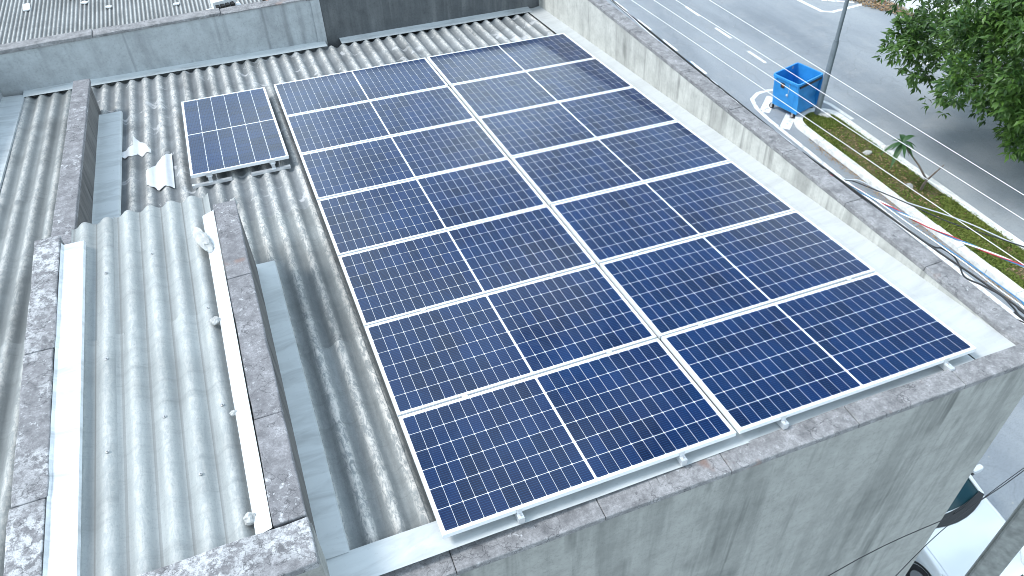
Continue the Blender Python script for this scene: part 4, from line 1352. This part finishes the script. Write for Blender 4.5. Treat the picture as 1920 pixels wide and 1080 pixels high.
rnd = random.Random(21)
TB = Vector((23.0, 11.2, GZ))
tree = thing('tree', TB, 'dense leafy green street tree overhanging the road', 'tree')
CC = Vector((22.8, 11.2, -5.9))
MB().tube([TB + Vector((0, 0, -0.05)), TB + Vector((0.1, 0, 1.5)), TB + Vector((-0.1, 0.1, 3.0)), CC + Vector((0, 0, 1.0))], [0.26, 0.21, 0.17, 0.06], 12).build('trunk', M['bark'], tree)
clumps = []
while len(clumps) < 420:
    v = Vector((rnd.gauss(0, 1), rnd.gauss(0, 1), rnd.gauss(0, 1))).normalized()
    rr = rnd.uniform(0.35, 1.0) ** 0.55
    nb = 1 + 0.30 * mnoise.noise(v * 1.9 + Vector((3, 1, 7)))
    q = CC + Vector((v.x * 5.0, v.y * 5.0, v.z * 3.0 + 0.2)) * (rr * nb)
    if q.z < -8.9:
        continue
    clumps.append((q, rnd.uniform(0.40, 0.95), rnd.random()))
limb = MB()
for k in range(26):
    q = clumps[k * 11][0]
    s0 = TB + Vector((0, 0, rnd.uniform(2.4, 3.6)))
    m_ = s0.lerp(q, 0.5) + Vector((0, 0, 0.5))
    limb.tube([s0, m_, q], [0.09, 0.055, 0.02], 6, cap=False)
tag(limb.build('limbs', M['bark'], tree), kind='stuff')
leaves = []
for q, rad, tn in clumps:
    outw = (q - CC).normalized()
    nt = int(100 * rad / 0.7)
    for t in range(nt // 4):                       # twigs, each a rosette of leaves
        d0 = (Vector((rnd.gauss(0, 1), rnd.gauss(0, 1), rnd.gauss(0, 0.8))) + outw * 0.8).normalized()
        tw = q + d0 * rad * rnd.uniform(0.25, 1.05)
        tt = min(1, max(0, tn * 0.75 + rnd.uniform(-0.1, 0.35)))
        for j in range(rnd.randint(6, 9)):
            d = (d0 * 0.75 + Vector((rnd.gauss(0, 0.75), rnd.gauss(0, 0.75), rnd.gauss(-0.15, 0.6)))).normalized()
            u = (Vector((0, 0, 1)) + Vector((rnd.gauss(0, 0.35), rnd.gauss(0, 0.35), 0))).normalized()
            if abs(d.dot(u)) > 0.95:
                continue
            L = rnd.uniform(0.12, 0.31)
            leaves.append((tw + d * 0.03, d, u, L, L * rnd.uniform(0.32, 0.42), min(1, max(0, tt + rnd.uniform(-0.15, 0.15)))))
leaf_cloud('crown', leaves, M['leaf'], tree, 'stuff', CC)

# sapling with two bare forks and a leaf rosette, on the median
sb = Vector((17.95, 11.14, GZ + 0.09))
sap = thing('sapling', sb, 'forked young sapling with one leaf rosette on the grassy median', 'sapling')
top = Vector((17.19, 11.73, -8.4))
MB().tube([sb - Vector((0, 0, 0.05)), Vector((17.85, 11.05, -9.62)), Vector((17.78, 10.95, -9.40)), Vector((17.6, 11.25, -9.0)), top], [0.05, 0.042, 0.036, 0.028, 0.02], 8).build('stem', M['bark'], sap)
MB().tube([Vector((17.78, 10.95, -9.40)), Vector((17.86, 10.85, -9.1)), Vector((17.93, 10.72, -8.75))], [0.034, 0.026, 0.012], 8).build('stem', M['bark'], sap)
for k in range(14):
    a = k * 2.4
    el = 0.75 - 0.11 * k
    d = Vector((math.cos(a) * math.cos(el), math.sin(a) * math.cos(el), math.sin(el)))
    L = rnd.uniform(0.34, 0.66)
    side = d.cross(Vector((0.02, 0.05, 1))).normalized()
    upv = side.cross(d).normalized()
    lv, lf = [], []
    for q in range(8):
        t = q / 7
        wd = L * 0.15 * (math.sin(math.pi * t ** 0.8) + 0.06) * (1 - 0.3 * t)
        c_ = top + d * (0.02 + L * t) - Vector((0, 0, 1)) * (L * 0.55 * t * t) + upv * 0.01
        lv += [c_ - side * wd + upv * wd * 0.35, c_, c_ + side * wd + upv * wd * 0.35]
    for q in range(7):
        lf += [(3 * q, 3 * q + 1, 3 * q + 4, 3 * q + 3), (3 * q + 1, 3 * q + 2, 3 * q + 5, 3 * q + 4)]
    mbl = MB().add(lv, lf, True)
    lo = mbl.build('leaf', M['rosette'], sap)
    ta = lo.data.attributes.new('tone', 'FLOAT', 'POINT')
    ta.data.foreach_set('value', [rnd.uniform(0.2, 0.9)] * len(lv))

# grass on the median
blades = []
for i in range(42000):
    y = 16.3 - 15.5 * rnd.random()
    x = rnd.uniform(MX0 + 0.24, MX1 - 0.24)
    if y > MY1 and (Vector((x - 17.75, y - MY1))).length > 0.65:
        continue
    nz = mnoise.noise(Vector((x * 0.9, y * 0.6, 1.7))) + 0.5 * mnoise.noise(Vector((x * 2.6, y * 2.2, 4)))
    edge = min(abs(x - MX0), abs(x - MX1))
    if nz < (0.32 if 10.5 < y < 15.2 and 17.1 < x < 18.35 else -0.05) - (0.35 if edge < 0.42 else 0) and rnd.random() < 0.88:
        continue
    d = Vector((rnd.gauss(0, 0.8), rnd.gauss(0, 0.8), 0.65)).normalized()
    L = rnd.uniform(0.05, 0.12)
    blades.append((Vector((x, y, GZ + 0.088)), d, Vector((rnd.gauss(0, 1), rnd.gauss(0, 1), 0.5)).normalized(), L, L * 0.36, min(1, max(0, 0.45 + nz * 0.4 + rnd.uniform(-0.3, 0.3)))))
leaf_cloud('grass', blades, M['grass'], None, 'stuff', Vector((17.75, 8, GZ + 0.09)))
# dry leaf litter, on the median, along its kerb, and in the far corner
lit = []
tri = [(24.6, 26.5), (25.55, 23.0), (25.75, 22.35), (26.2, 21.45), (26.58, 20.75), (26.8, 21.9), (26.68, 22.95), (26.2, 26.5)]


def inside(x, y, poly):
    c = False
    for (xa, ya), (xb, yb) in zip(poly, poly[1:] + poly[:1]):
        if (ya > y) != (yb > y) and x < (xb - xa) * (y - ya) / (yb - ya) + xa:
            c = not c
    return c


for i in range(9000):
    k = rnd.random()
    if k < 0.60:
        x, y, z = rnd.uniform(24.5, 26.9), rnd.uniform(20.6, 26.6), GZ - 0.004
        if not inside(x, y, tri):
            continue
        z += rnd.uniform(0, 0.12); L = rnd.uniform(0.08, 0.16)
    elif k < 0.85:
        x, y, z = rnd.gauss(17.75, 0.32), rnd.uniform(3, 15.8), GZ + 0.105
        L = rnd.uniform(0.04, 0.09)
        if not MX0 + 0.25 < x < MX1 - 0.25:
            continue
    else:
        x, y, z = MX0 - abs(rnd.gauss(0, 0.10)) - 0.02, rnd.uniform(2, 15), GZ + 0.0
        L = rnd.uniform(0.03, 0.07)
    d = Vector((rnd.gauss(0, 1), rnd.gauss(0, 1), rnd.gauss(0, 0.15))).normalized()
    lit.append((Vector((x, y, z)), d, Vector((rnd.gauss(0, 0.3), rnd.gauss(0, 0.3), 1)).normalized(), L, L * 0.5, rnd.random()))
leaf_cloud('leaf_litter', lit, M['litter'], None, 'stuff', Vector((22, 15, GZ)))
stone((18.55, 13.3, GZ + 0.16), (0.13, 0.10, 0.08), 'pale lump lying on the far kerb of the median', 3.3, 'pale lumps on the median')
stone((17.85, 13.4, GZ + 0.12), (0.16, 0.10, 0.05), 'white scrap lying in the dry grass of the median', 6.3, 'pale lumps on the median')
stone((17.75, 11.4, GZ + 0.12), (0.10, 0.10, 0.06), 'small pale lump at the foot of the sapling', 8.3, 'pale lumps on the median')
